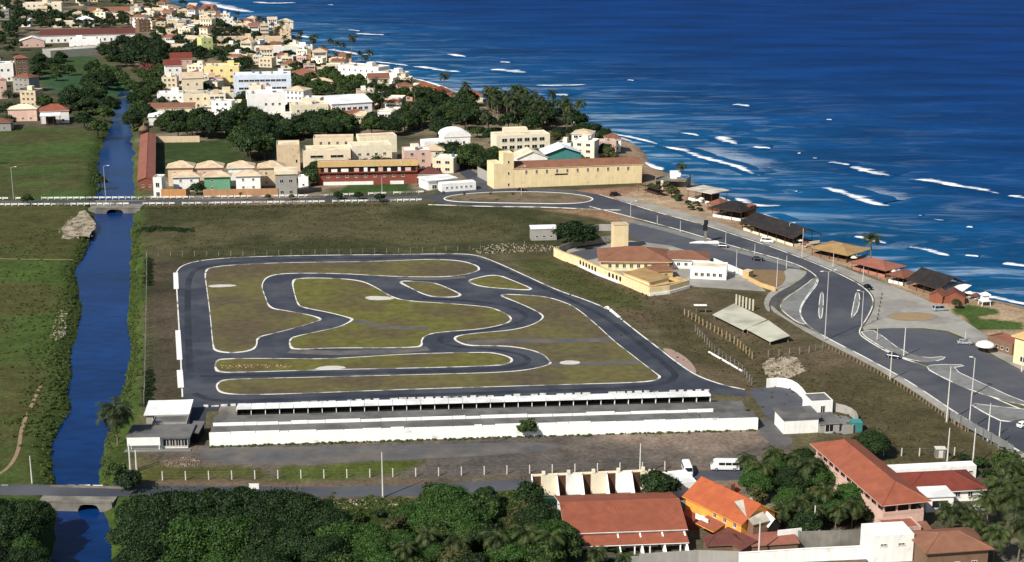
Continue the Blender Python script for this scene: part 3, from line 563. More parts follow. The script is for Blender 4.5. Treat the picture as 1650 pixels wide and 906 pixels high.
def roof_mesh(L, D, h, kind, rh, oh):
    mb = MB(); x0, x1, y0, y1 = -oh, L + oh, -oh, D + oh; t = .16; W2, D2 = x1 - x0, y1 - y0
    def fascia(pts, zs):
        n = len(pts)
        for i in range(n):
            j = (i + 1) % n; a, b = pts[i], pts[j]; mb.poly([(*a, zs[i] - t), (*b, zs[j] - t), (*b, zs[j]), (*a, zs[i])], 1)
        mb.poly([(*pts[i], zs[i] - t) for i in reversed(range(n))], 1)
    c = [(x0, y0), (x1, y0), (x1, y1), (x0, y1)]
    if kind == 'hip':
        fascia(c, [h] * 4)
        if W2 >= D2: r0, r1 = (x0 + D2 / 2, (y0 + y1) / 2), (x1 - D2 / 2, (y0 + y1) / 2)
        else: r0, r1 = ((x0 + x1) / 2, y0 + W2 / 2), ((x0 + x1) / 2, y1 - W2 / 2)
        z = h + rh; A, B, C, Dd = [(*p, h) for p in c]; P, Q = (*r0, z), (*r1, z)
        if abs(W2 - D2) < .3: [mb.poly(f) for f in ([A, B, P], [B, C, P], [C, Dd, P], [Dd, A, P])]
        elif W2 > D2: [mb.poly(f) for f in ([A, B, Q, P], [B, C, Q], [C, Dd, P, Q], [Dd, A, P])]
        else: [mb.poly(f) for f in ([A, B, P], [B, C, Q, P], [C, Dd, Q], [Dd, A, P, Q])]
        for a, b in ((A, P), (B, P if W2 <= D2 else Q), (P, Q)):
            if (Vector(a) - Vector(b)).length > .4: mb.tube(a, b, .13, .13, 5)
    elif kind == 'gable':
        ym = (y0 + y1) / 2; z = h + rh; e = h - rh * oh / (D / 2 + 1e-6) * .6
        for sx in (0,):
            mb.poly([(x0, y0, e), (x1, y0, e), (x1, ym, z), (x0, ym, z)]); mb.poly([(x1, y1, e), (x0, y1, e), (x0, ym, z), (x1, ym, z)])
            mb.poly([(x0, y0, e - t), (x0, ym, z - t), (x1, ym, z - t), (x1, y0, e - t)], 1); mb.poly([(x1, y1, e - t), (x1, ym, z - t), (x0, ym, z - t), (x0, y1, e - t)], 1)
        for x in (x0, x1):
            mb.poly([(x, y0, e - t), (x, y0, e), (x, ym, z), (x, ym, z - t)], 1); mb.poly([(x, y1, e), (x, y1, e - t), (x, ym, z - t), (x, ym, z)], 1)
        mb.poly([(x0, y0, e - t), (x1, y0, e - t), (x1, y0, e), (x0, y0, e)], 1); mb.poly([(x1, y1, e - t), (x0, y1, e - t), (x0, y1, e), (x1, y1, e)], 1)
        mb.tube((x0, ym, z), (x1, ym, z), .14, .14, 5)
    elif kind == 'gabley':
        xm = (x0 + x1) / 2; z = h + rh; e = h - rh * oh / (L / 2 + 1e-6) * .6
        mb.poly([(x0, y0, e), (xm, y0, z), (xm, y1, z), (x0, y1, e)]); mb.poly([(xm, y0, z), (x1, y0, e), (x1, y1, e), (xm, y1, z)])
        mb.poly([(x0, y1, e - t), (xm, y1, z - t), (xm, y0, z - t), (x0, y0, e - t)], 1); mb.poly([(xm, y1, z - t), (x1, y1, e - t), (x1, y0, e - t), (xm, y0, z - t)], 1)
        for y in (y0, y1):
            mb.poly([(x0, y, e - t), (xm, y, z - t), (xm, y, z), (x0, y, e)], 1); mb.poly([(xm, y, z - t), (x1, y, e - t), (x1, y, e), (xm, y, z)], 1)
        for x in (x0, x1): mb.poly([(x, y0, e - t), (x, y0, e), (x, y1, e), (x, y1, e - t)], 1)
        mb.tube((xm, y0, z), (xm, y1, z), .14, .14, 5)
    elif kind in ('shed', 'shedb'):
        zf, zb = (h, h + rh) if kind == 'shed' else (h + rh, h)
        zs = [zf, zf, zb, zb]; fascia(c, zs); mb.poly([(*c[i], zs[i]) for i in range(4)])
    elif kind == 'slab':
        mb.box(x0, x1, y0, y1, h + .02, h + .02 + max(.2, rh))
    elif kind == 'flat':
        mb.box(.22, L - .22, .22, D - .22, h + .01, h + .06)
    return mb
def frame_from(p0, p1=None, rot=None, L=None, z=0.0):
    a = G(*p0, z)
    if p1 is not None:
        b = G(*p1, z); d = b - a; return a, math.atan2(d.y, d.x), d.length
    return a, R(rot), L
def bld(name, label, cat, p0, p1=None, yt=None, D=8.0, wall='white', roof='grey', kind='flat', rh=1.6, oh=.5, win=(), group=None, rot=None, L=None, h=None, z=0.0, door=None, par=.5, free=True):
    """one building: p0, p1 = front base corners surveyed in the photo; local x along the front, y away from it"""
    a, ang, L = frame_from(p0, p1, rot, L, z)
    if h is None:
        m = p0 if p1 is None else ((p0[0] + p1[0]) / 2, (p0[1] + p1[1]) / 2); h = max(2.4, topz(m[0], m[1], yt, z) - z)
    e = empty(name, a, ang, label, cat, group)
    wm = W[wall] if isinstance(wall, str) else wall; rm = RF[roof] if isinstance(roof, str) else roof
    mb = MB().box(0, L, 0, D, -.1, h)
    if kind == 'gable':
        mb.poly([(0, 0, h), (0, D / 2, h + rh * .93), (0, D, h)][::-1]); mb.poly([(L, 0, h), (L, D, h), (L, D / 2, h + rh * .93)])
    if kind == 'gabley':
        mb.poly([(0, 0, h), (L, 0, h), (L / 2, 0, h + rh * .93)]); mb.poly([(L, D, h), (0, D, h), (L / 2, D, h + rh * .93)])
    if kind in ('shed', 'shedb'):
        f, b = (0, rh * .9) if kind == 'shed' else (rh * .9, 0)
        mb.poly([(0, 0, h), (0, 0, h + f), (0, D, h + b), (0, D, h)][::-1]); mb.poly([(L, 0, h), (L, D, h), (L, D, h + b), (L, 0, h + f)])
        if b: mb.poly([(L, D, h), (0, D, h), (0, D, h + b), (L, D, h + b)])
        if f: mb.poly([(0, 0, h), (L, 0, h), (L, 0, h + f), (0, 0, h + f)])
    if kind == 'flat':
        q = .2; mb.box(0, L, 0, q, h, h + par).box(0, L, D - q, D, h, h + par).box(0, q, q, D - q, h, h + par).box(L - q, L, q, D - q, h, h + par)
    mb.build('wall', wm, e)
    roof_mesh(L, D, h, kind, rh, oh).build('roof', [rm, wm], e)
    if kind == 'flat' and name in ('house', 'hotel', 'villa', 'apartment_block', 'block_house', 'hall', 'tower_house') and D > 6:
        q = random.Random(int(abs(a.x * 13 + a.y * 7)))
        for k in range(q.choice((0, 1, 1, 2)) + int(L > 18)):
            tk = MB().lathe([(.75, .1), (.8, .2), (.8, 1.2), (.55, 1.45), (.1, 1.5)], 10).build('water_tank', mat('tank_' + q.choice('ab'), (90, 122, 150), var=.05) if q.random() < .5 else W['grey'], e); tk.location = (q.uniform(1.2, L - 1.2), q.uniform(1.5, D - 1.2), h)
        if L > 12 and q.random() < .7: x_ = q.uniform(.5, L - 6); MB().box(x_, x_ + q.uniform(3, 5), D * .45, D * .8, h + .07, h + 2.7).build('roof_room', wm, e)
    for sp in win:
        face, cols, rows, ww, wh = sp[:5]; sill = sp[5] if len(sp) > 5 else 1.0; m0, m1 = sp[6] if len(sp) > 6 else (.08, .92)
        gl = sp[7] if len(sp) > 7 else None
        run = L if face in 'fb' else D; sh = h / rows
        for r in range(rows):
            for c in range(cols):
                t = run * (m0 + (m1 - m0) * (c + .5) / cols); zz = r * sh + min(sill, sh - wh - .15)
                loc, rz = {'f': ((t, 0, zz), 0), 'b': ((t, D, zz), math.pi), 'l': ((0, t, zz), -math.pi / 2), 'r': ((L, t, zz), math.pi / 2)}[face]
                put('window', window_mesh(ww, wh, None, gl), e, loc, rz)
    if door:
        t = L * door; mb = MB().box(-.55, .55, -.06, 0, 0, 2.15).box(-.45, .45, -.09, -.06, .05, 2.05, 1); o = mb.build('door', [FRAME, WOOD], e); o.location = (t, 0, 0)
        k = MB().box(.3, .36, -.14, -.09, 1.0, 1.12).build('handle', FRAME, o)
    if free:
        c = Vector((L / 2, D / 2)); c.rotate(Matrix.Rotation(ang, 2)); FOOT.append((a.x + c.x, a.y + c.y, max(L, D) * .5 + .4, a.copy(), ang, L, D))
    return e
def hut(name, label, px0, px1, D, yt, roof, kind='hip', rh=1.4, oh=.8, wall=None, n=4, wh=1.0, group=None, z=0.0, cat='kiosk', post=WOOD):
    """open beach kiosk: posts, low wall, counter block and a roof"""
    a, ang, L = frame_from(px0, px1, None, None, z); h = max(2.2, topz((px0[0] + px1[0]) / 2, (px0[1] + px1[1]) / 2, yt, z) - z)
    e = empty(name, a, ang, label, cat, group)
    for i in range(n):
        x = L * (i + .02) / (n - 1) if i < n - 1 else L - .1
        for y in (.1, D - .1): put('post', WINC.setdefault(('post', round(h, 1), post.name), MB().tube((0, 0, -.2), (0, 0, h), .12, .1, 6).mesh('post', post)), e, (x, y, 0))
    roof_mesh(L, D, h, kind, rh, oh).build('roof', [RF[roof], WOOD], e)
    wm = W[wall] if wall else WOOD
    if wh: MB().box(.2, L - .2, .25, .4, -.1, wh).box(.2, .35, .4, D - .3, -.1, wh).box(L - .35, L - .2, .4, D - .3, -.1, wh).build('low_wall', wm, e)
    MB().box(L * .25, L * .75, D * .5, D * .85, -.1, h * .8).build('bar_room', mat('kiosk_dark_room', (64, 54, 46), var=.2), e)
    FOOT.append((a.x, a.y, 1, a.copy(), ang, L, D)); return e
def wallpath(name, label, px, h, th=.2, m=None, cat='wall', it=0, z=0.0, coping=None, pilaster=0.0, group=None):
    P = GP(px, z); P = chaikin(P, it, False) if it else P; m = m or W['white']
    e = empty(name, P[0], 0, label, cat, group); Q = [p - P[0] for p in P]
    ribbon(Q, th, h, h=h + .15).build('wall', m, e)
    if coping: ribbon(Q, th + .16, h + .1, h=.095).build('coping', coping, e)
    if pilaster:
        pm = MB().box(-.18, .18, -.18, .18, -.1, h + .18).mesh('pilaster', m)
        for p in resample(Q, pilaster): put('pilaster', pm, e, (p.x, p.y, 0))
    return e
def fence(label, px, step, h, m, r=.07, wires=3, name='wire_fence', it=0, jit=.0, group=None, sq=True):
    P = GP(px); P = chaikin(P, it, False) if it else P; o0 = P[0].copy(); e = empty(name, o0, 0, label, 'fence', group)
    pm = MB().box(-r, r, -r, r, -.2, h).mesh('post', m) if sq else MB().tube((0, 0, -.2), (0, 0, h), r, r * .8, 6).mesh('post', m)
    rr = random.Random(len(label)); Q = resample(P, step); T = []
    for p in Q:
        q = put('post', pm, e, p - o0, rr.random() * .2); lean = (rr.random() - .5) * jit; q.rotation_euler = (lean, (rr.random() - .5) * jit, 0); q.scale = (1, 1, 1 - jit * rr.random()); T.append(p - o0)
    if wires and len(T) > 1:
        mb = MB()
        for k in range(wires):
            zz = h * (.3 + .65 * k / max(1, wires - 1))
            for a, b in zip(T, T[1:]): mb.tube((a.x, a.y, zz), (b.x, b.y, zz), .012, .012, 3)
        mb.build('wire', mat('fence_wire', (150, 148, 144), rough=.5), e)
    return e
STEEL = mat('galvanised_pole', (186, 186, 182), rough=.5, var=.08); POLEC = mat('concrete_pole', (204, 200, 190), rough=.85, var=.12, scale=1)
def lamp(label, x, yb, yt, arm=1.6, double=False, m=None, group=None, rz=0.0, r=.16, name='street_lamp'):
    P = G(x, yb); h = topz(x, yb, yt); e = empty(name, P, rz, label, 'street lamp', group); m = m or STEEL
    MB().tube((0, 0, -.3), (0, 0, h), r, r * .55, 8).build('pole', m, e)
    if arm:
        for s in ((-1, 1) if double else (1,)):
            a = MB().tube((0, 0, h - .15), (s * arm * .6, 0, h + .25), .06, .05, 6).tube((s * arm * .6, 0, h + .25), (s * arm, 0, h + .3), .05, .05, 6).build('arm', m, e)
            MB().box(min(s * arm, s * (arm + .9)), max(s * arm, s * (arm + .9)), -.17, .17, h + .22, h + .4).build('lamp_head', WHITE, a)
    MB().box(-.28, .28, -.28, .28, -.1, .35).build('base', CONC, e)
    return e
# vehicles -------------------------------------------------------------------
TYRE = mat('tyre_rubber', (28, 28, 28), rough=.9, var=.1); RIM = mat('wheel_rim', (150, 150, 152), rough=.35, var=.05); CARG = mat('car_glass', (22, 26, 32), rough=.08, var=.0, spec=.7)
LIGHT = mat('headlight_glass', (220, 220, 214), rough=.2, var=0); TAIL = mat('tail_light', (140, 26, 22), rough=.3, var=0)
def loft(secs, mb, mi=0):
    """secs: list of closed rings with equal counts"""
    n = len(secs[0]); k = len(mb.v)
    for s in secs: mb.v += s
    for q in range(len(secs) - 1):
        for i in range(n):
            j = (i + 1) % n; mb.f.append((k + q * n + i, k + q * n + j, k + (q + 1) * n + j, k + (q + 1) * n + i)); mb.m.append(mi)
    mb.f.append(tuple(k + i for i in reversed(range(n)))); mb.m.append(mi); q = (len(secs) - 1) * n
    mb.f.append(tuple(k + q + i for i in range(n))); mb.m.append(mi)
def rrect(x0, x1, y, z, ch):
    return [(x0 + ch, -y, z), (x1 - ch, -y, z), (x1, -y + ch, z), (x1, y - ch, z), (x1 - ch, y, z), (x0 + ch, y, z), (x0, y - ch, z), (x0, -y + ch, z)]
def car_parts(paint, Lc=4.2, wd=1.7, van=False, bus=False):
    h = wd / 2; P = []
    b = MB()
    if bus:
        loft([rrect(-Lc / 2, Lc / 2, h * .96, .35, .12), rrect(-Lc / 2, Lc / 2, h, .8, .15), rrect(-Lc / 2 + .03, Lc / 2 - .12, h, 1.4, .15), rrect(-Lc / 2 + .1, Lc / 2 - .75, h * .93, 2.3, .2), rrect(-Lc / 2 + .3, Lc / 2 - 1.0, h * .8, 2.48, .25)], b)
        g = MB()
        for s in (-1, 1):
            n = max(2, int((Lc - 2) / 1.3)); w_ = (Lc - 2.0) / n
            for k in range(n): x = -Lc / 2 + .35 + k * w_; y0 = s * h * 1.005; y1 = s * h * .955; g.poly([(x, y0, 1.42), (x + w_ - .12, y0, 1.42), (x + w_ - .12, y1, 2.05), (x, y1, 2.05)][::s])
        g.poly([(Lc / 2 - .10, -h * .85, 1.42), (Lc / 2 - .10, h * .85, 1.42), (Lc / 2 - .62, h * .8, 2.15), (Lc / 2 - .62, -h * .8, 2.15)]); g.poly([(-Lc / 2 - .0, h * .75, 1.5), (-Lc / 2 - .0, -h * .75, 1.5), (-Lc / 2 + .06, -h * .72, 2.1), (-Lc / 2 + .06, h * .72, 2.1)])
        hd = .75
    else:
        loft([rrect(-Lc / 2 + .05, Lc / 2 - .05, h * .94, .28, .15), rrect(-Lc / 2, Lc / 2, h, .55, .2), rrect(-Lc / 2 + .03, Lc / 2 - .1, h * .98, .82, .22), rrect(-Lc / 2 + .12, Lc / 2 - .3, h * .9, .95, .25)], b)
        xr = -Lc / 2 + .22; xf = Lc / 2 - (1.15 if not van else .95); top = 1.45 if not van else 1.85
        loft([rrect(xr, xf, h * .88, .94, .1), rrect(xr + .42 * (0.5 if van else 1), xf - .75, h * .74, top - .06, .12), rrect(xr + .6 * (0.5 if van else 1), xf - .9, h * .66, top, .12)], b)
        g = MB(); g1 = xr + .42 * (0.5 if van else 1); g2 = xf - .75; zt = top - .12
        for s in (-1, 1):
            y0, y1 = s * h * .885, s * h * .765; xm = (g1 + g2) / 2
            for xa, xb in ((xr + .35, xm - .05), (xm + .05, xf - .22)): g.poly([(xa, y0, 1.0), (xb, y0, 1.0), (min(xb, g2 + .02), y1, zt), (max(xa, g1 + .05), y1, zt)][::s])
        g.poly([(xf + .005, -h * .76, .99), (xf + .005, h * .76, .99), (g2 + .03, h * .66, zt), (g2 + .03, -h * .66, zt)]); g.poly([(xr - .005, h * .74, 1.02), (xr - .005, -h * .74, 1.02), (g1 - .04, -h * .64, zt), (g1 - .04, h * .64, zt)])
        hd = .62
    P.append(('body', b.mesh('body', paint, False), None)); 
    for q, f in enumerate(g.f):
        nm = 'windscreen' if q == len(g.f) - 2 else 'rear_window' if q == len(g.f) - 1 else 'side_window'; P.append((nm, MB().poly([g.v[i] for i in f]).mesh(nm, CARG), None))
    wr = .32 if not bus else .38; wx = Lc * .31
    wt = MB().tube((0, -.11, 0), (0, .11, 0), wr, wr, 14).mesh('wheel', TYRE); wrm = MB().tube((0, -.12, 0), (0, .12, 0), wr * .6, wr * .6, 10).mesh('rim', RIM)
    hl = MB().box(-.04, .03, -.17, .17, -.07, .07).mesh('headlight', LIGHT); tl = MB().box(-.03, .03, -.15, .15, -.08, .08).mesh('tail_light', TAIL)
    return P, wt, wrm, hl, tl, wr, wx, h, Lc, hd
CARC = {}
def car(label, x, y, ang, paint, cat='car', name='parked_car', Lc=4.2, wd=1.7, van=False, bus=False, z=.06, group=None):
    key = (paint.name, Lc, van, bus)
    if key not in CARC: CARC[key] = car_parts(paint, Lc, wd, van, bus)
    P, wt, wrm, hl, tl, wr, wx, h, Lc, hd = CARC[key]; p = G(x, y); p.z = z; e = empty(name, p, R(ang), label, cat, group)
    for nm, me, _ in P: link(nm, me, e)
    for sx in (-1, 1):
        for sy in (-1, 1):
            o = put('wheel', wt, e, (sx * wx, sy * (h - .08), wr)); put('rim', wrm, o, (0, 0, 0))
        put('headlight' if sx > 0 else 'tail_light', hl if sx > 0 else tl, e, (sx * (Lc / 2 - .03), h * .68, hd)); put('headlight' if sx > 0 else 'tail_light', hl if sx > 0 else tl, e, (sx * (Lc / 2 - .03), -h * .68, hd))
    return e
PBLACK = mat('black_car_paint', (20, 21, 24), rough=.25, var=0, spec=.6); PWHITE = mat('white_car_paint', (232, 232, 230), rough=.3, var=0, spec=.5); PSILV = mat('silver_car_paint', (168, 172, 178), rough=.3, var=0, spec=.6); PBLUE = mat('dark_blue_car_paint', (34, 40, 56), rough=.3, var=0, spec=.6)
# ------------------------------------------------------------------ vegetation kit
BARK = mat('tree_bark', (92, 78, 64), rough=.9, var=.2, scale=2); PBARK = mat('palm_bark', (128, 112, 94), rough=.9, var=.2, scale=3)
LEAF = leafmat('leaf_dark', (22, 42, 20), (54, 76, 34)); LEAFB = leafmat('leaf_mid', (34, 54, 24), (78, 98, 44)); LEAFG = leafmat('leaf_bright', (36, 68, 24), (78, 108, 46), .15)
LEAFO = leafmat('leaf_olive', (58, 62, 34), (104, 104, 62)); PALML = leafmat('palm_frond', (26, 40, 18), (82, 94, 46), .2, .1); PALMD = leafmat('palm_frond_dark', (26, 38, 22), (70, 82, 48), .2, .1); FLOWER = leafmat('flower_tree', (120, 66, 62), (150, 96, 84), .1)
def leaf_cloud(rs, C, Rr, n, size, flat=.75):
    """n small leaf faces spread over the shells of the lobes C (centres), Rr (radii)"""
    li = rs.choice(len(C), n, p=(Rr ** 2) / (Rr ** 2).sum()); d = rs.normal(size=(n, 3)); d /= np.linalg.norm(d, axis=1)[:, None]; d[:, 2] = np.where(d[:, 2] < -.35, -d[:, 2], d[:, 2])
    rad = Rr[li] * (0.72 + .36 * rs.rand(n) ** .7); p = C[li] + d * rad[:, None] * np.array([1, 1, flat])
    nrm = d + rs.normal(scale=.55, size=(n, 3)); nrm /= np.linalg.norm(nrm, axis=1)[:, None]
    a = np.cross(nrm, rs.normal(size=(n, 3))); a /= np.linalg.norm(a, axis=1)[:, None]; b = np.cross(nrm, a)
    s = size * (.6 + .8 * rs.rand(n))[:, None]; q = s * (.55 + .3 * rs.rand(n))[:, None]
    V = np.stack([p - a * s, p - b * q, p + a * s, p + b * q], 1).reshape(-1, 3)
    return V, np.arange(4 * n).reshape(n, 4)
ICO = [(math.cos(a) * math.cos(b), math.sin(a) * math.cos(b), math.sin(b)) for b in (-.9, -.2, .5, 1.15) for a in np.arange(8) * math.pi / 4]
def cores(C, Q, n0, flat, f=.66):
    Vc = []; Fc = []
    for c, r in zip(C, Q):
        k = n0 + len(Vc); Vc += [(c[0] + x * r * f, c[1] + y * r * f, c[2] + z * r * f * flat) for x, y, z in ICO]
        for q in range(3):
            for i in range(8): j = (i + 1) % 8; Fc.append((k + q * 8 + i, k + q * 8 + j, k + q * 8 + 8 + j, k + q * 8 + 8 + i))
    return np.array(Vc), np.array(Fc)
def lobes_for(rr, Rc, H, lobes, low=.3):
    C, Q = [], []
    for k in range(lobes):
        t = 2 * math.pi * (k * .618); rad = Rc * .78 * math.sqrt((k + .3) / lobes); f = rad / Rc; zz = H * (low + (.86 - low) * (1 - f ** 2.2) * rr.uniform(.8, 1.0) + rr.uniform(-.06, .06))
        C.append((math.cos(t) * rad + rr.uniform(-.08, .08) * Rc, math.sin(t) * rad + rr.uniform(-.08, .08) * Rc, zz)); Q.append(Rc * rr.uniform(.24, .44))
    return C, Q
def tree_proto(seed, Rc, H, nl, leaves, size, m, lobes=11, flat=.75, trunk=.28, low=.3):
    rs = np.random.RandomState(seed); rr = random.Random(seed); C, Q = lobes_for(rr, Rc, H, lobes, low)
    C = np.array(C); Q = np.array(Q); V, F = leaf_cloud(rs, C, Q, leaves, size, flat)
    k = leaves // 9; C2 = C + rs.normal(scale=Rc * .12, size=C.shape); V2, F2 = leaf_cloud(rs, C2, Q * 1.18, k, size, flat)      # stray sprays that break the outline
    V = np.concatenate([V, V2]); F = np.concatenate([F, F2 + 4 * leaves]); Vc, Fc = cores(C, Q, len(V), flat)
    crown = npmesh('crown', np.concatenate([V, Vc]), np.concatenate([F, Fc]), m)
    mb = MB(); mb.tube((0, 0, -.3), (0, 0, H * .42), trunk, trunk * .7, 7)
    for c in C[:6]: mb.tube((0, 0, H * .3), (c[0] * .8, c[1] * .8, c[2] - .3), trunk * .5, trunk * .2, 5)
    return crown, mb.mesh('trunk', BARK)
def palm_proto(seed, H, nf, fl, nlf, m, lean=.6, dead=0):
    rr = random.Random(seed); mb = MB(); P = [Vector((lean * (t / 5) ** 2, 0, H * t / 5 - (.3 if t == 0 else 0))) for t in range(6)]
    for k in range(5): mb.tube(P[k], P[k + 1], .19 - .018 * k, .19 - .018 * (k + 1), 7)
    V, F = [], []; top = P[-1]
    for k in range(nf):
        az = k * 2.39996 + rr.uniform(-.2, .2); el = 1.15 - 1.75 * (k / nf) + rr.uniform(-.15, .15); le = fl * rr.uniform(.8, 1.1)
        p = top.copy(); pts = []
        for s in range(7):
            pts.append(p.copy()); e = el - .32 * s * (1.0 if el > -.2 else .6); p = p + Vector((math.cos(az) * math.cos(e), math.sin(az) * math.cos(e), math.sin(e))) * (le / 6)
        side = Vector((-math.sin(az), math.cos(az), 0))
        def at(t): i = min(5, int(t * 6)); return pts[i].lerp(pts[i + 1], t * 6 - i), (pts[i + 1] - pts[i]).normalized()
        for q in range(nlf):
            t = .12 + .86 * (q + .5) / nlf; c, dr = at(t); ll = fl * .26 * math.sin(math.pi * (.12 + .8 * t)) + .12; wl = le / nlf * .44
            for sgn in (-1, 1):
                tip = c + side * sgn * ll * .85 + dr * ll * .45 + Vector((0, 0, -ll * (.25 + .35 * rr.random()))); n = len(V)
                V += [tuple(c - dr * wl), tuple(c + dr * wl), tuple(tip + dr * wl * .4), tuple(tip - dr * wl * .4)]; F.append((n, n + 1, n + 2, n + 3))
        n = len(V)
        for s in range(6):
            a, b = pts[s], pts[s + 1]; w_ = .06; n = len(V); V += [tuple(a - side * w_), tuple(a + side * w_), tuple(b + side * w_ * .7), tuple(b - side * w_ * .7)]; F.append((n, n + 1, n + 2, n + 3))
    return npmesh('crown', V, F, m), mb.mesh('trunk', PBARK)
PROTO = {}
for k in range(3):
    PROTO['near', k] = tree_proto(10 + k, 5.6, 7.6, 0, 16000, .19, LEAF, 26); PROTO['nearb', k] = tree_proto(20 + k, 5.2, 6.6, 0, 15000, .19, LEAFG, 24)
    PROTO['mid', k] = tree_proto(30 + k, 4.8, 7.5, 0, 3800, .31, LEAF, 17, low=.17); PROTO['midb', k] = tree_proto(40 + k, 4.4, 7.0, 0, 3500, .31, LEAFB, 16, low=.17)
    PROTO['olive', k] = tree_proto(50 + k, 3.5, 6.0, 0, 2200, .3, LEAFO, 12, low=.18)
    PROTO['bush', k] = tree_proto(60 + k, 2.2, 2.4, 0, 1500, .22, LEAFB, 8, .8, .1); PROTO['bushd', k] = tree_proto(70 + k, 2.2, 2.4, 0, 1500, .22, LEAF, 8, .8, .1)
    PROTO['palm', k] = palm_proto(80 + k, 9, 16, 3.4, 12, PALML, .4 + .5 * k); PROTO['palmn', k] = palm_proto(90 + k, 7.5, 22, 4.4, 24, PALML, .3 + .4 * k); PROTO['palmd', k] = palm_proto(95 + k, 9, 15, 3.0, 10, PALMD, .3 + .4 * k)
PROTO['palmbig', 0] = palm_proto(131, 7.5, 38, 4.6, 26, PALMD, .3); PROTO['flower', 0] = tree_proto(77, 5, 7, 0, 2600, .36, FLOWER, 10)
KINDNAME = dict(near='broadleaf_tree', nearb='broadleaf_tree', mid='broadleaf_tree', midb='broadleaf_tree', olive='scrub_tree', bush='bush', bushd='bush', palm='palm_tree', palmn='palm_tree', palmd='palm_tree', palmbig='palm_tree', flower='flowering_tree')
KINDCAT = dict(broadleaf_tree='tree', scrub_tree='tree', bush='bush', palm_tree='palm tree', flowering_tree='tree')
trng = random.Random(99)
def plant(kind, P, label, group=None, s=1.0, sz=None, rz=None):
    ks = [k for k in PROTO if k[0] == kind]; crown, trunk = PROTO[trng.choice(ks)]; nm = KINDNAME[kind]
    e = empty(nm, P, trng.uniform(0, 6.28) if rz is None else rz, label, KINDCAT[nm], group); e.scale = (s, s, s if sz is None else sz)
    link('trunk', trunk, e); link('crown', crown, e); return e
def occupied(x, y, pad=1.0):
    for cx, cy, r, a, ang, L, D in FOOT:
        dx, dy = x - a.x, y - a.y; lx = dx * math.cos(ang) + dy * math.sin(ang); ly = -dx * math.sin(ang) + dy * math.cos(ang)
        if -pad < lx < L + pad and -pad < ly < D + pad: return True
    return False
def grove(px, n, kinds, label, group, smin=.8, smax=1.2, dmin=4.0, pad=1.2, z=0.0, seed=0):
    poly = [(p.x, p.y) for p in GP(px)]; rr = random.Random(seed + len(px) + n); xs = [p[0] for p in poly]; ys = [p[1] for p in poly]; out = []; tries = 0
    while len(out) < n and tries < n * 60:
        tries += 1; x, y = rr.uniform(min(xs), max(xs)), rr.uniform(min(ys), max(ys))
        if sdist(np.array([x]), np.array([y]), poly)[0] < 0 or occupied(x, y, pad): continue
        if any((x - a) ** 2 + (y - b) ** 2 < dmin * dmin for a, b in out): continue
        out.append((x, y)); k = rr.choice(kinds); s = rr.uniform(smin, smax)
        plant(k, (x, y, z), label[k] if isinstance(label, dict) else label, group[k] if isinstance(group, dict) else group, s, s * rr.uniform(.88, 1.12))
    return out

def wood(px, n, m, label, smin=.9, smax=1.5, dmin=5.0, leaves=420, size=.42, seed=0):
    """a far stand of trees that reads as one mass"""
    poly = [(p.x, p.y) for p in GP(px)]; rr = random.Random(seed + n); rs = np.random.RandomState(seed + n); xs = [p[0] for p in poly]; ys = [p[1] for p in poly]; out = []; C, Q = [], []; tries = 0
    while len(out) < n and tries < n * 60:
        tries += 1; x, y = rr.uniform(min(xs), max(xs)), rr.uniform(min(ys), max(ys))
        if sdist(np.array([x]), np.array([y]), poly)[0] < 0 or occupied(x, y, .8) or any((x - a) ** 2 + (y - b) ** 2 < dmin * dmin for a, b in out): continue
        out.append((x, y)); s = rr.uniform(smin, smax); c, q = lobes_for(rr, 4.4 * s, 6.8 * s, 9, .25); C += [(a + x, b + y, z) for a, b, z in c]; Q += q
    C = np.array(C); Q = np.array(Q); c0 = np.array([*G(sum(p[0] for p in px) / len(px), sum(p[1] for p in px) / len(px))]); C = C - c0
    V, F = leaf_cloud(rs, C, Q, leaves * len(out), size, .8); Vc, Fc = cores(C, Q, len(V), .8)
    o = link('wood', npmesh('wood', np.concatenate([V, Vc]), np.concatenate([F, Fc]), m)); o.location = c0; return tag(o, label, 'wood', kind='stuff')
# ------------------------------------------------------------------ pits along the main straight
a, ang, L = frame_from((338, 719), (1221, 692.5))
pit = empty('pit_building', a, ang, 'long white pit building with a row of dark garage bays on its roof', 'building')
PITW = mat('patchy_white_render', (248, 246, 240), rough=.85, var=.05, scale=.5, c2=(196, 192, 184), c2scale=.35, c2lo=.66, c2hi=.76, streak=.06)
mb = MB().box(0, L, 0, .3, -.1, 3.0)
rr = random.Random(5); x = 0
while x < L:      # uneven top where the white paint was carried up over the coping
    d = rr.uniform(2, 7); mb.box(x, min(L, x + d) - .15, -.03, .45, 3.0, 3.0 + rr.uniform(.05, .4)); x += d
mb.build('front_wall', PITW, pit)
MB().box(0, L - 14, .31, 6.0, 0, 2.8).box(L - 13.7, L, .31, 6.0, 0, 2.75).build('lower_roof', GREYROOF, pit)
par = MB(); x = .3
while x < L - 14: d = rr.uniform(3, 9); par.box(x, x + d - .1, 6.0, 6.28, 0, 3.3 + rr.uniform(0, .32)); x += d
par.build('parapet', PITW, pit)
MB().box(0, L - 1.5, 6.3, 11.6, 0, 3.4).build('upper_roof', GREYROOF, pit)
nb = 34; x0 = 5.5; bw = (L - 9.5 - x0) / nb
MB().box(1.0, x0, 11.61, 15.6, 3.2, 4.4).build('stair_block', CONC, pit)
MB().box(x0, x0 + nb * bw, 14.3, 14.6, 3.2, 5.1).build('back_wall', PITW, pit)
dm = MB().box(-.07, .07, .15, 2.6, 3.2, 5.1).mesh('divider_wall', PITW); fm = MB().box(.05, bw - .05, -.35, 3.0, 5.12, 5.3).box(.05, bw - .05, -.37, -.2, 5.0, 5.58).mesh('bay_roof', RF['white'])
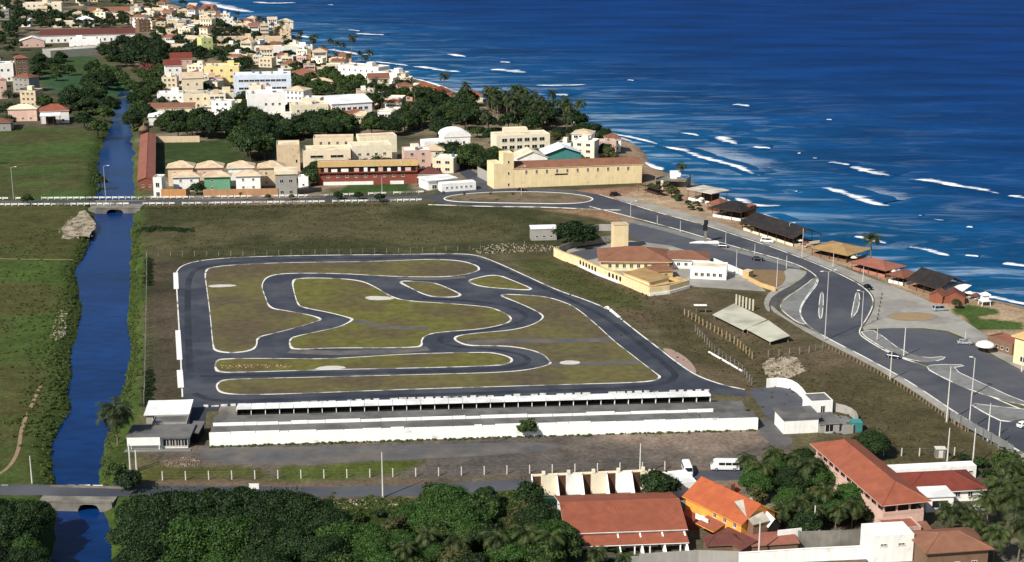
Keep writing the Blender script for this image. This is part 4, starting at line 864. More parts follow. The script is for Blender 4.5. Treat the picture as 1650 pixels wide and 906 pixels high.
im = MB().box(.15, bw - .15, 1.2, 1.3, 3.42, 5.08).box(.15, bw - .15, .2, 1.2, 3.41, 3.43).mesh('bay_interior', DARK)
for k in range(nb + 1): put('divider_wall', dm, pit, (x0 + k * bw, 11.65, 0))
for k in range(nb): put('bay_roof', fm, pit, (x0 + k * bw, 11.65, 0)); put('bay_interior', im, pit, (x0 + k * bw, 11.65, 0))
MB().prism([(0, 15.7), (L - 4, 15.7), (L - 4, 20.5), (0, 20.5)], 0, [2.2, 2.2, .15, .15]).build('back_apron', GREYROOF, pit)
pw = empty('pit_wall', G(332, 656), 0, 'low broken white barrier between the pits and the main straight', 'barrier'); P = GP([(334, 657), (500, 650.5), (700, 643.5), (900, 637.5), (1155, 631)])
P = [p - P[0] for p in P]; blk = MB().box(-.95, .95, -.14, .14, -.05, .55).mesh('barrier_block', KERB)
for i, p in enumerate(resample(P, 2.3)):
    if rr.random() < .8:
        o = put('barrier_block', blk, pw, p + Vector((0, 0, 0)), math.atan2(P[-1].y, P[-1].x) + rr.uniform(-.03, .03)); o.scale = (rr.uniform(.6, 1.1), 1, rr.uniform(.6, 1.1))
# left paddock buildings
bld('paddock_shed', 'white sheet-roofed shed beside the palm, left of the pits', 'shed', (236, 683), (303, 681), 670, 8, 'grey', 'white', 'shed', .7, .5, win=[('f', 3, 1, 1.4, 1.0)])
bld('paddock_annex', 'low grey flat-roofed annex between white shed and ticket office', 'building', (246, 699), (302, 697), 686, 5.5, 'grey', 'grey', 'flat', par=.3, win=[('f', 2, 1, 1.5, 1.0)])
e = bld('ticket_office', 'white ticket office with grey slab roof and dark glass front', 'building', (211, 723.5), (303, 722), 704, 6.5, 'white', 'grey', 'slab', .35, .9, win=[('f', 4, 1, 1.7, 1.9, .5, (.58, .99))])
MB().box(-1.2, 14.5, -2.2, -.8, 0, .18).build('step', PAVE2, e)
MB().box(-.6, 7.2, -1.0, -.75, 1.2, 3.2).box(-.5, -.3, -1.0, -.8, 0, 1.2).box(6.8, 7.0, -1.0, -.8, 0, 1.2).build('sign_board', WHITE, e)
bld('gate_lodge', 'narrow dark gateway between ticket office and the pit building', 'gateway', (305, 714), (320, 714), 698, 7, DARK, 'grey', 'slab', .3, .3)
for k, (x, yb, yt) in enumerate(((210.5, 760, 716), (220.5, 760, 726))):
    lamp(('tall' if k == 0 else 'shorter') + ' bare white post before the ticket office by the canal', x, yb, yt, 0, m=POLEC, name='white_post', r=.28)
# right paddock buildings
bld('paddock_store', 'white box store with grey roof above the ramp', 'building', (1262, 700), (1318, 697), 675, 7, 'white', 'grey', 'slab', .5, .4)
bld('carport', 'small grey-roofed carport on the right of the white store', 'carport', (1320, 698), (1352, 696), 682, 6, 'grey', 'grey', 'shed', .5, .3, win=[('f', 1, 1, 2.2, 2.0, .1)])
bld('white_cabin', 'white cabin with one dark door beside the paddock yard', 'building', (1306, 668), (1341, 666), 647, 6, 'white', 'grey', 'flat', win=[('f', 1, 1, 1.2, 2.1, .1, (.35, .75))], par=.2)
wallpath('yard_wall', 'white wall curving round the paddock yard up to the cabin', [(1235, 625), (1258, 623), (1280, 629), (1296, 645), (1305, 664)], 2.6, .25, W['white'], it=1)
wallpath('compound_wall', 'pale grey wall enclosing the yard right of the carport', [(1342, 662), (1368, 668), (1382, 680), (1380, 698), (1356, 700)], 2.2, .2, W['grey'], it=1)
sheet('compound_yard', GP([(1342, 668), (1364, 671), (1377, 682), (1376, 697), (1330, 700), (1316, 670)]), .06, PAVE2)
bld('teal_tank', 'small teal container at the corner of the grey compound wall', 'container', (1372, 697), (1389, 697), 687, 2.5, 'teal', mat('teal_lid', (70, 150, 150), var=.1), 'slab', .15, .05)
# ------------------------------------------------------------------ bridges
def culvert(name, label, px0, px1, wdt, zt, open_px):
    a, ang, L = frame_from(px0, px1); e = empty(name, a, ang, label, 'bridge'); o0, o1 = [(G(x, px0[1]) - a).length for x in open_px]; m = CONC
    mb = MB().box(0, o0, 0, wdt, -3.6, zt).box(o1, L, 0, wdt, -3.6, zt); n = 8; c = (o0 + o1) / 2; r = (o1 - o0) / 2
    pts = [(c - r * math.cos(math.pi * k / n), -2.4 + (zt + 2.05) * min(1, 1.25 * math.sin(math.pi * k / n))) for k in range(n + 1)]
    for (xa, za), (xb, zb) in zip(pts, pts[1:]):
        mb.poly([(xa, 0, za), (xb, 0, zb), (xb, 0, zt), (xa, 0, zt)]); mb.poly([(xa, wdt, za), (xa, wdt, zt), (xb, wdt, zt), (xb, wdt, zb)]); mb.poly([(xa, 0, za), (xa, wdt, za), (xb, wdt, zb), (xb, 0, zb)])
    mb.poly([(o0, 0, zt), (o1, 0, zt), (o1, wdt, zt), (o0, wdt, zt)])
    mb.build('deck', m, e)
    for y, nm in ((-.1, 'parapet'), (wdt - .2, 'parapet')): MB().box(0, L, y, y + .3, zt, zt + .45).build(nm, CONC, e)
    return e
culvert('front_bridge', 'low concrete road bridge with arched culvert over the canal, in front', (60, 809), (180, 812), 8.4, .01, (125, 162))
culvert('far_bridge', 'far concrete bridge with arched culvert where the road crosses the canal', (142, 337), (226, 336), 14.5, .01, (170, 198))
rail = empty('roadside_balustrade', G(-200, 334), 0, 'white block balustrade along the near side of the far road', 'railing'); rail2 = empty('roadside_balustrade', G(-200, 324), 0, 'white block balustrade along the far side of the far road', 'railing')
seg = MB().box(-1.1, 1.1, -.14, .14, .45, 1.05).box(-1.2, -.9, -.2, .2, -.1, 1.2).mesh('balustrade_block', KERB)
for e, px in ((rail, [(-200, 333.5), (0, 332), (300, 330), (520, 327), (690, 324)]), (rail2, [(-200, 323.5), (0, 322), (300, 320), (520, 317), (690, 311)])):
    P = GP(px); o0 = e.location.copy(); Q = resample(P, 2.7)
    for p, q in zip(Q, Q[1:]):
        if rr.random() < .93: put('balustrade_block', seg, e, p - o0, math.atan2(q.y - p.y, q.x - p.x))
# white rubble spoil beside the canal, in the field and on the right
def rubble(label, px, n, smin, smax, m, hgt=.5, seed=1):
    poly = [(p.x, p.y) for p in GP(px)]; rs = random.Random(seed); c = G(sum(p[0] for p in px) / len(px), sum(p[1] for p in px) / len(px)); mb = MB(); k = 0
    xs = [p[0] for p in poly]; ys = [p[1] for p in poly]
    while k < n:
        x, y = rs.uniform(min(xs), max(xs)), rs.uniform(min(ys), max(ys)); d = float(sdist(np.array([x]), np.array([y]), poly)[0])
        if d < 0: continue
        k += 1; s = rs.uniform(smin, smax); zz = min(1, d / 3) * hgt * rs.random(); M = Matrix.Rotation(rs.uniform(0, 6.3), 3, Vector((rs.random(), rs.random(), rs.random() + .1)).normalized())
        v = [M @ Vector((sx * s * rs.uniform(.6, 1.3), sy * s * rs.uniform(.6, 1.1), sz * s * rs.uniform(.4, .8))) + Vector((x - c.x, y - c.y, zz)) for sx, sy, sz in ((-1, -1, -1), (1, -1, -1), (1, 1, -1), (-1, 1, -1), (-1, -1, 1), (1, -1, 1), (1, 1, 1), (-1, 1, 1))]
        n0 = len(mb.v); mb.v += [tuple(q) for q in v]
        for q in ((0, 3, 2, 1), (4, 5, 6, 7), (0, 1, 5, 4), (1, 2, 6, 5), (2, 3, 7, 6), (3, 0, 4, 7)): mb.f.append(tuple(n0 + i for i in q)); mb.m.append(0)
    o = mb.build('rubble', m); o.location = c; tag(o, label, 'rubble', kind='stuff'); return o
RUB = mat('pale_rubble', (182, 170, 150), var=.25, scale=.8, c2=(150, 134, 114), c2scale=.5)
rubble('pale rubble heap tipped on the bank below the far bridge', [(92, 372), (112, 350), (140, 345), (154, 365), (150, 382), (108, 386)], 260, .05, .3, RUB, .08, 1)
rubble('pale rubble strip along the left canal bank', [(80, 545), (95, 500), (108, 500), (106, 540), (92, 550)], 300, .06, .22, RUB, .1, 2)
rubble('heap of broken masonry in the dry field beside the paddock', [(1228, 592), (1240, 578), (1270, 574), (1296, 592), (1290, 604), (1262, 612), (1240, 608)], 420, .05, .26, RUB, .12, 3)
rubble('scattered stones along the back fence behind the track', [(760, 402), (800, 392), (900, 396), (905, 404), (830, 408), (770, 410)], 260, .08, .28, RUB, .1, 4)
rubble('brick rubble by the ticket office steps', [(262, 742), (300, 737), (325, 742), (318, 752), (270, 754)], 260, .06, .2, mat('brick_rubble', (132, 104, 84), var=.25, c2=(160, 150, 134), c2scale=.6), .12, 5)
rubble('yellow stone line in the small infield strip', [(356, 589), (420, 588), (470, 588), (468, 592), (420, 594), (358, 594)], 70, .1, .25, mat('ochre_stone', (190, 160, 104), var=.2), .15, 6)
rubble('pale stones at the garden edge below the front road', [(520, 812), (560, 806), (640, 808), (650, 814), (560, 822)], 160, .08, .25, RUB, .1, 7)
# ------------------------------------------------------------------ fences and posts
fence('white concrete post fence along the front road and forecourt', [(262, 774), (420, 772), (640, 769), (860, 763), (1085, 757)], 5.2, 2.1, POLEC, .11, 3, it=1)
fence('concrete post fence behind the track along the dry field', [(236, 414), (420, 412), (640, 408), (760, 404), (850, 396)], 4.3, 2.0, CONC, .1, 3, jit=.1)
fence('weathered post fence with scrub along the left edge of the track', [(237, 414), (236, 500), (234, 600), (232, 655)], 3.4, 2.0, CONC, .1, 3, jit=.1)
fence('leaning concrete posts beside the fallen shed roofs', [(1103, 508), (1150, 535), (1185, 555), (1212, 578)], 2.4, 2.3, mat('ochre_post', (168, 148, 112), var=.2), .16, 0, 'post_row', jit=.12)
fence('white-footed fence beside the last bend of the track', [(1120, 535), (1150, 568), (1195, 600), (1212, 622)], 2.6, 2.3, CONC, .12, 3, jit=.08)
wallpath('fence_footing', 'low white footing under the fence beside the last bend', [(1142, 568), (1165, 581), (1198, 600)], .35, .4, W['white'])
fence('short row of posts above the masonry heap', [(1238, 575), (1300, 570), (1330, 560)], 3.2, 2.2, CONC, .12, 2, jit=.1)
fence('close-set stakes along the inland pavement of the coast road', [(1330, 560), (1400, 594), (1466, 633), (1520, 672), (1560, 700)], 1.7, 1.3, mat('stake_wood', (150, 128, 104), var=.2), .12, 0, 'stake_fence', it=1, jit=.15)
fence('white post fence at the foot of the dry field, right', [(1395, 735), (1430, 735), (1500, 735), (1560, 733)], 4.2, 2.0, POLEC, .11, 3)
fence('row of tall pale columns between the yellow restaurant and shed roofs', [(1186, 492), (1198, 496), (1214, 501)], 1.5, 3.6, mat('pale_column', (206, 200, 176), var=.15, streak=.2), .24, 0, 'column_row')
# retaining rail on concrete stilts at the end of the coast road
a = G(1525, 676); e = empty('road_barrier', a, 0, 'grey panel barrier on stilts where the road passes the palms', 'barrier'); P = [p - a for p in GP([(1525, 676), (1560, 696), (1600, 718), (1640, 742)])]
MESHM = mat('grey_mesh_panel', (136, 138, 138), rough=.6, var=.15)
for p, q in zip(resample(P, 3.0), resample(P, 3.0)[1:]):
    put('post', WINC.setdefault('stilt', MB().box(-.16, .16, -.16, .16, -.2, 3.1).mesh('post', CONC)), e, p); d = q - p
    o = MB().box(.2, d.length - .2, -.03, .03, .9, 2.9).build('panel', MESHM, e); o.location = p; o.rotation_euler = (0, 0, math.atan2(d.y, d.x))
# fallen shed: two low tilted pale roofs on stub posts
SHEDR = mat('pale_fibre_cement', (184, 182, 164), rough=.9, var=.06, scale=.3, c2=(170, 168, 150), c2scale=.1)
for k, (pa, lab) in enumerate((([(1148, 507), (1183, 489), (1236, 515), (1198, 532)], 'upper of two pale fibre-cement shed roofs in the dry field'), ([(1202, 530), (1238, 516), (1273, 541), (1241, 551)], 'lower of two pale fibre-cement shed roofs in the dry field'))):
    zs = [1.3, 2.1, 2.1, 1.3]; P = [G(x, y, z) for (x, y), z in zip(pa, zs)]; c = P[0].copy(); c.z = 0; e = empty('shed_roof', c, 0, lab, 'shed')
    Q = [p - c for p in P]; Q = Q if area2(Q) > 0 else Q; mb = MB(); n = 6
    mb.poly([tuple(q) for q in (Q if area2(Q) > 0 else Q[::-1])]); mb.poly([(q.x, q.y, q.z - .12) for q in (Q[::-1] if area2(Q) > 0 else Q)])
    for i in range(4): a_, b_ = Q[i], Q[(i + 1) % 4]; mb.poly([tuple(a_), tuple(b_), (b_.x, b_.y, b_.z - .12), (a_.x, a_.y, a_.z - .12)])
    mb.build('roof_sheet', SHEDR, e)
    for i in range(4):
        q = Q[i].lerp(sum(Q, Vector()) / 4, .08); MB().box(-.12, .12, -.12, .12, -.1, q.z - .15).build('post', CONC, e).location = (q.x, q.y, 0)
lampP = [  # x, base y, top y, arm, label
 (22, 321, 270, 1.5, 'street lamp on the far road, left of the canal'), (171, 328, 268, 1.5, 'street lamp standing in front of the far canal reach'), (616, 326, 285, 0, 'pole on the far road before the red building'),
 (840, 314, 269, 1.0, 'lamp on the roundabout before the long yellow building'), (1016, 349, 325, 1.6, 'lamp where the roundabout meets the coast road'), (1059, 361, 347, 0, 'first pole on the car park pavement, nearest the roundabout'),
 (1096, 376, 356, 0, 'second pole on the car park pavement'), (1169, 395, 375, 0, 'third pole on the car park pavement, by a black car'), (1216, 411, 393, 0, 'fourth pole on the car park pavement'), (1186, 443, 403, 0, 'tall pole at the restaurant edge of the car park'),
 (1251, 467, 414, 0, 'thick pole on the bare patch beside the slip lane'), (1267, 434, 412, 0, 'pole at the lower tip of the upper car park'), (1292, 417, 368, 0, 'wooden power pole before the tan-roofed kiosk'), (1342, 432, 408, 0, 'pole before the tan and rose kiosk roofs'),
 (1390, 457, 430, 0, 'pole before the rose-roofed kiosk by a black car'), (1271, 388, 360, 1.2, 'lamp before the long black-roofed kiosk'), (1242, 378, 357, 1.2, 'lamp beside the white pickup under black kiosk roof'), (1413, 550, 529, 0, 'short pole at the plaza corner'), (1456, 575, 528, 0, 'pole on the traffic island nearest the plaza'), (1434, 613, 566, 0, 'pole on the inland pavement beside dark car'),
 (1555, 549, 533, 0, 'short pole behind the silver parked car'), (1566, 638, 577, -1.5, 'lamp on the long traffic island facing the beach car park'), (1525, 681, 591, 0, 'tall pole on inland pavement where the barrier begins'), (1561, 692, 632, 0, 'pole in the middle of the panel barrier'),
 (1591, 712, 650, 0, 'slender pole on lower coast road, second from right'), (1609, 716, 680, 0, 'short pole on the lower coast road by the palms'), (1567, 750, 690, 0, 'thick white pole by the white garden wall'), (1646, 600, 560, 0, 'pole at the right edge beside the tan house'),
 (52, 780, 735, 0, 'short pole left of the canal on the front road'), (617, 802, 729, 0, 'thick white concrete pole beside the front road, casting a long shadow'), (1031, 768, 715, 0, 'slender pole beside the front road behind the terrace walls'), (1526, 745, 690, 0, 'pole in the dry field behind the white fence'), (1222, 905, 840, 0, 'slender pole before the orange house'), (1311, 865, 815, 0, 'pole before the concrete garden wall')]
for x, yb, yt, arm, lab in lampP: lamp(lab, x, yb, yt, arm, m=POLEC if not arm else STEEL, r=.13 if yb < 560 else .2, name='street_lamp' if arm else 'utility_pole')
lamp('tall double-armed lamp on inland pavement at the road bend', 1329, 549, 438, 1.8, True, rz=R(20)); lamp('lamp with bent arm on the seaward kerb of the road bend', 1388, 528, 470, -2.0, rz=R(-10))
# dark sign totem on its platform
a = G(1136, 391); e = empty('sign_totem', a, 0, 'tall post with dark signs on a white platform beside the coast road', 'sign'); h = topz(1136, 391, 355)
MB().box(-.45, .45, -.3, .3, 0, h * .7).build('post', CONC, e); MB().box(-.9, .7, -.45, .45, h * .55, h * .8).box(-.6, .9, -.4, .4, h * .82, h).build('sign_box', mat('dark_sign', (40, 38, 40), var=.2), e); MB().prism([(-6, -1.6), (5, -2.2), (5, 1.2), (-3, .6)], .1, .45).build('platform', W['white'], e)
# notice board by the front road
a = G(410, 800); e = empty('notice_board', a, 0, 'small white notice board beside the front road', 'sign'); MB().box(-.08, .08, -.08, .08, 0, 3).build('post', POLEC, e); MB().box(-1.1, 1.1, -.12, -.085, 1.8, 3.1).build('board', WHITE, e)
# utility cabinet in the dry field
e = empty('utility_cabinet', G(1514, 737), 0, 'pale block cabinet by the pole in the dry field', 'cabinet'); MB().box(-1.1, 1.1, -.8, .8, 0, 2.3).build('body', CONC, e); MB().box(-1.25, 1.25, -.95, .95, 2.3, 2.45).build('lid', POLEC, e); MB().box(-.5, .5, -.83, -.8, .2, 2.0).build('door', FRAME, e)

SPILL = mat('pale_spill', (182, 170, 148), var=.25, scale=.6, c2=(110, 100, 74), c2scale=.3)
for px in ([(95, 373), (118, 352), (132, 338), (146, 346), (153, 366), (146, 384), (126, 380), (108, 387)], [(1224, 594), (1238, 580), (1262, 573), (1284, 580), (1298, 594), (1280, 604), (1262, 614), (1240, 606)]):
    P = [p + Vector((trng.uniform(-1.2, 1.2), trng.uniform(-1.2, 1.2), 0)) for p in chaikin(GP(px), 1)]; sheet('rubble_spill', P, .04, SPILL)
rw = random.Random(4); P = GP([(-120, 782), (0, 783), (90, 784), (190, 785.5)]); e = empty('road_edge_wall', P[0], 0, 'broken low white wall along the front road left of and over the canal', 'wall'); Q = resample([p - P[0] for p in P], 3.0); wm_ = MB().box(-1.4, 1.4, -.12, .12, -.05, .5).mesh('wall_block', KERB)
for p, q in zip(Q, Q[1:]):
    if rw.random() < .75: put('wall_block', wm_, e, p, math.atan2(q.y - p.y, q.x - p.x)).scale = (rw.uniform(.5, 1), 1, rw.uniform(.6, 1.1))
bm_ = MB().lathe([(.16, 0), (.16, .75), (.1, .85)], 8).mesh('bollard', mat('dark_bollard', (70, 66, 62), var=.1))
for k in range(7):
    o = link('bollard', bm_); o.location = G(1421 - k * 1.2, 476 + k * 6.5, .1); tag(o, f'{["topmost", "second", "third", "fourth", "fifth", "sixth", "lowest"][k]} bollard of the row on the plaza beside the road bend', 'bollard', 'plaza bollards')
# ------------------------------------------------------------------ houses in front
e = bld('villa', 'long villa with terracotta roof and white porch walls, in front of the terrace', 'house', (914, 886), (1102, 879), 854, 18, 'white', 'orange', 'gable', 2.5, .6, win=[('f', 5, 1, 1.3, 1.3, .9, (.2, .98))], door=.8)
Lv = (G(1102, 879) - G(914, 886)).length
roof_mesh(Lv, 3.2, 2.3, 'shed', .85, .3).build('porch_roof', [RF['orange'], W['white']], e).location = (0, -3.3, 0)
for k in range(4):
    x = Lv * (.42 + .19 * k); MB().prism([(x, -6.5), (x + .3, -6.5), (x + .3, -.01), (x, -.01)], -.1, [.5, .5, 3.4, 3.4]).build('fin_wall', W['white'], e); 
for k in range(5): MB().box(Lv * .42 + k * 3.1, Lv * .42 + k * 3.1 + .25, -3.25, -3.0, 0, 2.2).build('column', W['white'], e)
MB().box(Lv * .3, Lv + 1, -7.2, -6.95, -.1, 1.4).build('garden_wall', W['grey'], e)
# unroofed terrace: cream back wall, sloping white fin walls
a, ang, L = frame_from((860, 812), (1062, 803)); e = empty('terrace_shell', a, ang, 'row of five unroofed cream terrace bays with sloping white walls', 'building'); n = 5; bw = L / n
for k in range(n):
    x = k * bw
    MB().box(x + bw * .38, x + bw, 4.0, 4.25, -.1, 4.9).build('back_wall', W['cream'] if k % 2 == 0 else W['white'], e); MB().box(x + .2, x + bw * .38, 4.3, 4.5, -.1, 4.5).build('dark_opening', WOOD, e)
    MB().prism([(x, -.6), (x + .22, -.6), (x + .22, 4.6), (x, 4.6)], -.1, [.6, .6, 5.0, 5.0]).build('fin_wall', W['white'], e); MB().box(x + bw * .42, x + bw * .42 + .7, 3.9, 4.6, 4.9, 5.7).build('chimney', W['cream'], e)
    MB().box(x + bw * .4, x + bw - .2, .3, 1.4, 0, .9).build('planter', W['pink'] if k else W['green'], e)
MB().box(0, L, 4.62, 4.8, -.1, 4.95).build('rear_wall', W['cream'], e)
FOOT.append((a.x, a.y, 1, a.copy(), ang, L, 6))
# orange house
e = bld('orange_house', 'two-storey orange house with large orange gable roof', 'house', (1104, 836), (1193, 881), None, 9.5, 'orange', 'flame', 'gable', 3.0, .6, h=5.3, win=[('f', 3, 2, 1.0, 1.2, .9, (.45, .98), mat('red_shutter', (110, 36, 34), rough=.5)), ('r', 1, 2, 1.0, 1.2)])
roof_mesh(5, 3.0, 2.4, 'shed', 1.0, .2).build('porch_roof', [RF['orange'], W['orange']], e).location = (7.0, -3.1, 0)
roof_mesh(8, 4.0, 2.2, 'shed', .9, .2).build('lean_to_roof', [RF['maroon'], W['brown']], e).location = (13.2, -4.1, 0); MB().box(13.4, 21, -3.9, -.05, -.1, 2.15).build('lean_to', W['brown'], e)
MB().box(1.0, 5.5, -2.6, -.03, 0, 2.4).build('side_block', W['red'], e); MB().box(5.2, 9, -1.9, -.03, 2.5, 2.7).box(5.2, 9, -1.9, -1.75, 2.7, 3.6).build('balcony', W['white'], e)
MB().box(6, 7, 6.2, 7.4, 5.8, 8.6).build('chimney', W['brown'], e); roof_mesh(3.6, 4.0, 0, 'gabley', 1.1, .2).build('dormer', [RF['flame'], W['brown']], e).location = (3, 5.6, 6.2)
bld('beige_annex', 'beige shed-roofed annex against the right of the orange house', 'house', (1212, 884), (1236, 878), 842, 6, 'brown', 'pale', 'shed', 2.6, .3)
bld('dark_annex', 'narrow dark-walled gable block right of the orange house', 'house', (1237, 880), (1254, 878), 848, 6, DARK, 'white', 'gabley', 1.6, .2)
bld('white_garage', 'white flat-roofed garage behind the orange house by the vans', 'garage', (1084, 803), (1122, 799), 779, 7, 'white', 'white', 'flat', par=.2)
wallpath('gable_wall', 'stepped white garden wall beside the dark annex', [(1252, 884), (1290, 880)], 4.0, .25, W['white'])
wallpath('garden_wall', 'high weathered concrete garden wall below the trees', [(1286, 886), (1408, 882)], 4.0, .25, CONC, pilaster=4.2)
wallpath('white_garden_wall', 'long low white garden wall along the bottom of the houses', [(1190, 912), (1300, 905), (1408, 900)], 2.8, .25, W['white'], coping=W['white'])
wallpath('grey_garden_wall', 'plain grey garden wall under the villa porch', [(1030, 912), (1125, 906), (1190, 908)], 2.6, .25, W['grey'])
roofy = bld('low_tile_roof', 'low red tile-roofed lean-to before the orange house', 'shed', (1140, 896), (1195, 894), 882, 4, 'brown', 'maroon', 'hip', 1.4, .4)
bld('low_tile_annex', 'low brown tiled annex left of the white garden wall', 'shed', (1212, 897), (1285, 892), 880, 4, 'brown', 'rose', 'shed', .7, .3)
# pink house with the long tiled roof
e = bld('pink_house', 'long pink house with open gallery under a long terracotta hip roof', 'house', (1421, 862), None, None, 34, 'pink', 'orange', 'hip', 2.6, 1.0, rot=13, L=9.2, h=4.3, win=[('l', 7, 1, .7, 1.6, 1.4), ('f', 1, 1, .8, 1.5, 1.2, (.05, .4))], free=True)
for ch in e.children:
    if ch.name.startswith('roof'): ch.location.z = 2.7
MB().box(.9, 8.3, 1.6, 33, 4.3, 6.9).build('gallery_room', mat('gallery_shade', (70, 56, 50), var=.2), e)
cm = MB().box(-.17, .17, -.17, .17, 4.3, 6.95).mesh('column', W['pink'])
for k in range(12): put('column', cm, e, (.2, .3 + k * 3.0, 0))
for k in range(1, 4): put('column', cm, e, (.2 + k * 2.9, .3, 0))
MB().box(.05, 9.1, -.05, .12, 4.3, 5.0).build('gallery_rail', W['pink'], e); MB().box(-.05, .1, 0, 33, 4.3, 5.0).build('gallery_rail', W['pink'], e)
bld('pink_wing', 'pink roof terrace block at the near end of pink house', 'house', (1426, 884), (1482, 880), 853, 5, 'pink', 'rose', 'flat', par=.4, win=[('f', 2, 1, .8, 1.4, 1.2)])
bld('entrance_canopy', 'small terracotta canopy on white piers below the pink terrace', 'porch', (1462, 880), (1500, 877), 862, 3.5, 'white', 'clay', 'shed', .9, .6, win=[('f', 1, 1, 1.6, 2.0, .05)])
bld('white_gatehouse', 'white block with dark slit vents at the end of the white wall', 'building', (1402, 908), (1470, 904), 866, 6, 'white', 'white', 'flat', win=[('f', 2, 1, 1.4, .5, 3.6)])
bld('corner_house', 'terracotta hip-roofed house cut by the bottom right edge', 'house', (1492, 925), (1590, 918), 886, 9, 'brown', 'clay', 'hip', 1.9, .8, win=[('f', 3, 1, 1.2, 1.2)])
bld('red_roof_house', 'low house with broad dark red hip roof behind the palms', 'house', (1462, 812), (1582, 806), 790, 10, 'white', 'red', 'hip', 2.2, .8, win=[('f', 5, 1, 1.1, 1.2)])
bld('white_block_house', 'white block with wide dark window between pink house and palms', 'house', (1492, 826), (1535, 824), 801, 5, 'white', 'white', 'slab', .25, .3, win=[('f', 1, 1, 3.6, 1.8, .9)])
e = bld('boundary_building', 'white boundary building with row of small dark windows behind red roof', 'building', (1432, 778), (1572, 771), 756, 3, 'white', 'white', 'flat', par=.3, win=[('f', 9, 1, 1.0, .6, 1.4, (.2, .98))])
wallpath('white_yard_wall', 'white wall at lower right beside the palms', [(1620, 838), (1700, 834)], 2.0, .25, W['cream'])
# vehicles
car('white van seen from the front at the roadside, left of the minibus', 1107, 763, -88, PWHITE, 'van', 'parked_van', 5.4, 1.95, bus=True)
car('white minibus parked sideways beside the trees', 1168, 757, 178, PWHITE, 'minibus', 'parked_minibus', 6.6, 2.05, bus=True)
car('white car behind the unroofed terrace walls', 969, 772, 80, PWHITE); car('white car under the palms at the lower right', 1578, 824, 20, PWHITE)
car('black car leaving the upper car park, nearest the sign totem', 1165, 399, -20, PBLACK); car('black car on the car park pavement near the power pole', 1221, 420, -15, PBLACK); car('white pickup parked under the long black kiosk roof', 1236, 391, -22, PWHITE, van=True, Lc=5.0)
car('black car parked on the plaza kerb at the road bend', 1399, 466, -75, PBLACK); car('dark car on the coast road beside the traffic island', 1440, 577, -28, PBLUE); car('silver car parked at the beach car park edge', 1554, 555, -10, PSILV); car('white car at the right edge on the lower coast road', 1650, 688, 30, PWHITE)
car('silver van parked on the plaza by the brown huts', 1514, 501, 10, PSILV, 'van', 'parked_van', 4.8, 1.9, van=True)
car('black car on the roundabout before the yellow building', 841, 308, 5, PBLACK); car('dark wagon on the red earth beside the roundabout exit', 991, 316, 15, PBLACK, van=True, Lc=4.8)
# ------------------------------------------------------------------ yellow restaurant
wp = [(893, 413), (905, 419), (933, 429), (963, 443), (1000, 457), (1046, 477)]
e = wallpath('restaurant_wall', 'yellow arcaded perimeter wall of the restaurant facing the track', wp, 3.2, .5, W['straw'], coping=W['ochre']); P = [p - G(*wp[0]) for p in GP(wp)]
arch = MB(); arch.poly([(-.55, -.29, .9), (.55, -.29, .9), (.55, -.29, 2.2), (.3, -.29, 2.5), (-.3, -.29, 2.5), (-.55, -.29, 2.2)]); am = arch.mesh('arch_opening', DARK)
Q = resample(P, 2.1)
for k, (p, q) in enumerate(zip(Q, Q[1:])):
    if k in (8, 9, 10, 11, 12, 13, 17, 18, 19, 20): put('arch_opening', am, e, p.lerp(q, .5), math.atan2(q.y - p.y, q.x - p.x))
ribbon([p + Vector((0, 0, 0)) for p in P[2:5]], .25, .9, h=1.0, side=-.4).build('white_plinth', W['white'], e)
e = wallpath('restaurant_front_wall', 'yellow front wall of the restaurant with ragged white base', [(1046, 477), (1078, 473), (1110, 464)], 2.8, .4, W['straw']); P = [p - G(1046, 477) for p in GP([(1046, 477), (1078, 473), (1110, 464)])]; ribbon(P, .25, .9, h=1.0, side=-.35).build('white_plinth', W['white'], e)
sheet('restaurant_terrace', GP([(906, 417), (963, 441), (1046, 474), (1110, 462), (1235, 470), (1190, 432), (1140, 415), (1080, 396), (1015, 388), (960, 396), (915, 402)]), .05, PAVE)
sheet('restaurant_court', GP([(912, 409), (955, 399), (985, 402), (975, 414), (945, 420)]), .07, LOT)
wallpath('restaurant_rear_wall', 'grey-white rear wall of the restaurant court', [(900, 408), (925, 398), (985, 390)], 2.4, .25, W['grey'])
bld('restaurant_tower', 'plain straw-coloured water tower rising above the restaurant roofs', 'tower', (989, 404), (1012, 403), 363, 4.5, 'straw', 'ochre' if 'ochre' in RF else 'tan', 'slab', .2, .15)
bld('restaurant_hall', 'main restaurant hall with broad terracotta hip roof', 'restaurant', (968, 436), (1078, 437), 421, 17, 'straw', 'clay', 'hip', 3.2, 1.0, win=[('f', 8, 1, 1.2, 1.4)])
bld('restaurant_wing', 'restaurant wing with lower clay roof towards the car park', 'restaurant', (1070, 432), (1140, 434), 418, 11, 'white', 'clay', 'hip', 1.8, .8, win=[('f', 5, 1, 1.2, 1.2)])
bld('restaurant_porch', 'small gabled clay-roofed porch before the main restaurant hall', 'porch', (1046, 449), (1084, 448), 436, 5, 'ochre', 'clay', 'hip', 1.4, .6, win=[('f', 2, 1, 1.2, 1.6, .2)])
bld('restaurant_veranda', 'yellow tiled veranda roof along the restaurant front wall', 'veranda', (1006, 459), (1046, 474), 447, 8, 'straw', RF['thatch'], 'shed', .6, .4)
bld('restaurant_lodge', 'low yellow-roofed block at the front corner of the restaurant', 'building', (1048, 474), (1106, 464), 459, 5, 'straw', mat('yellow_roof', (222, 184, 120), var=.1, c2=(204, 164, 104), c2scale=.3), 'slab', .2, .2)
bld('white_kitchen', 'white kitchen block with many openings at the restaurant right end', 'building', (1112, 449), (1170, 452), 432, 7, 'white', 'cream', 'flat', win=[('f', 5, 1, 1.2, 1.3)])
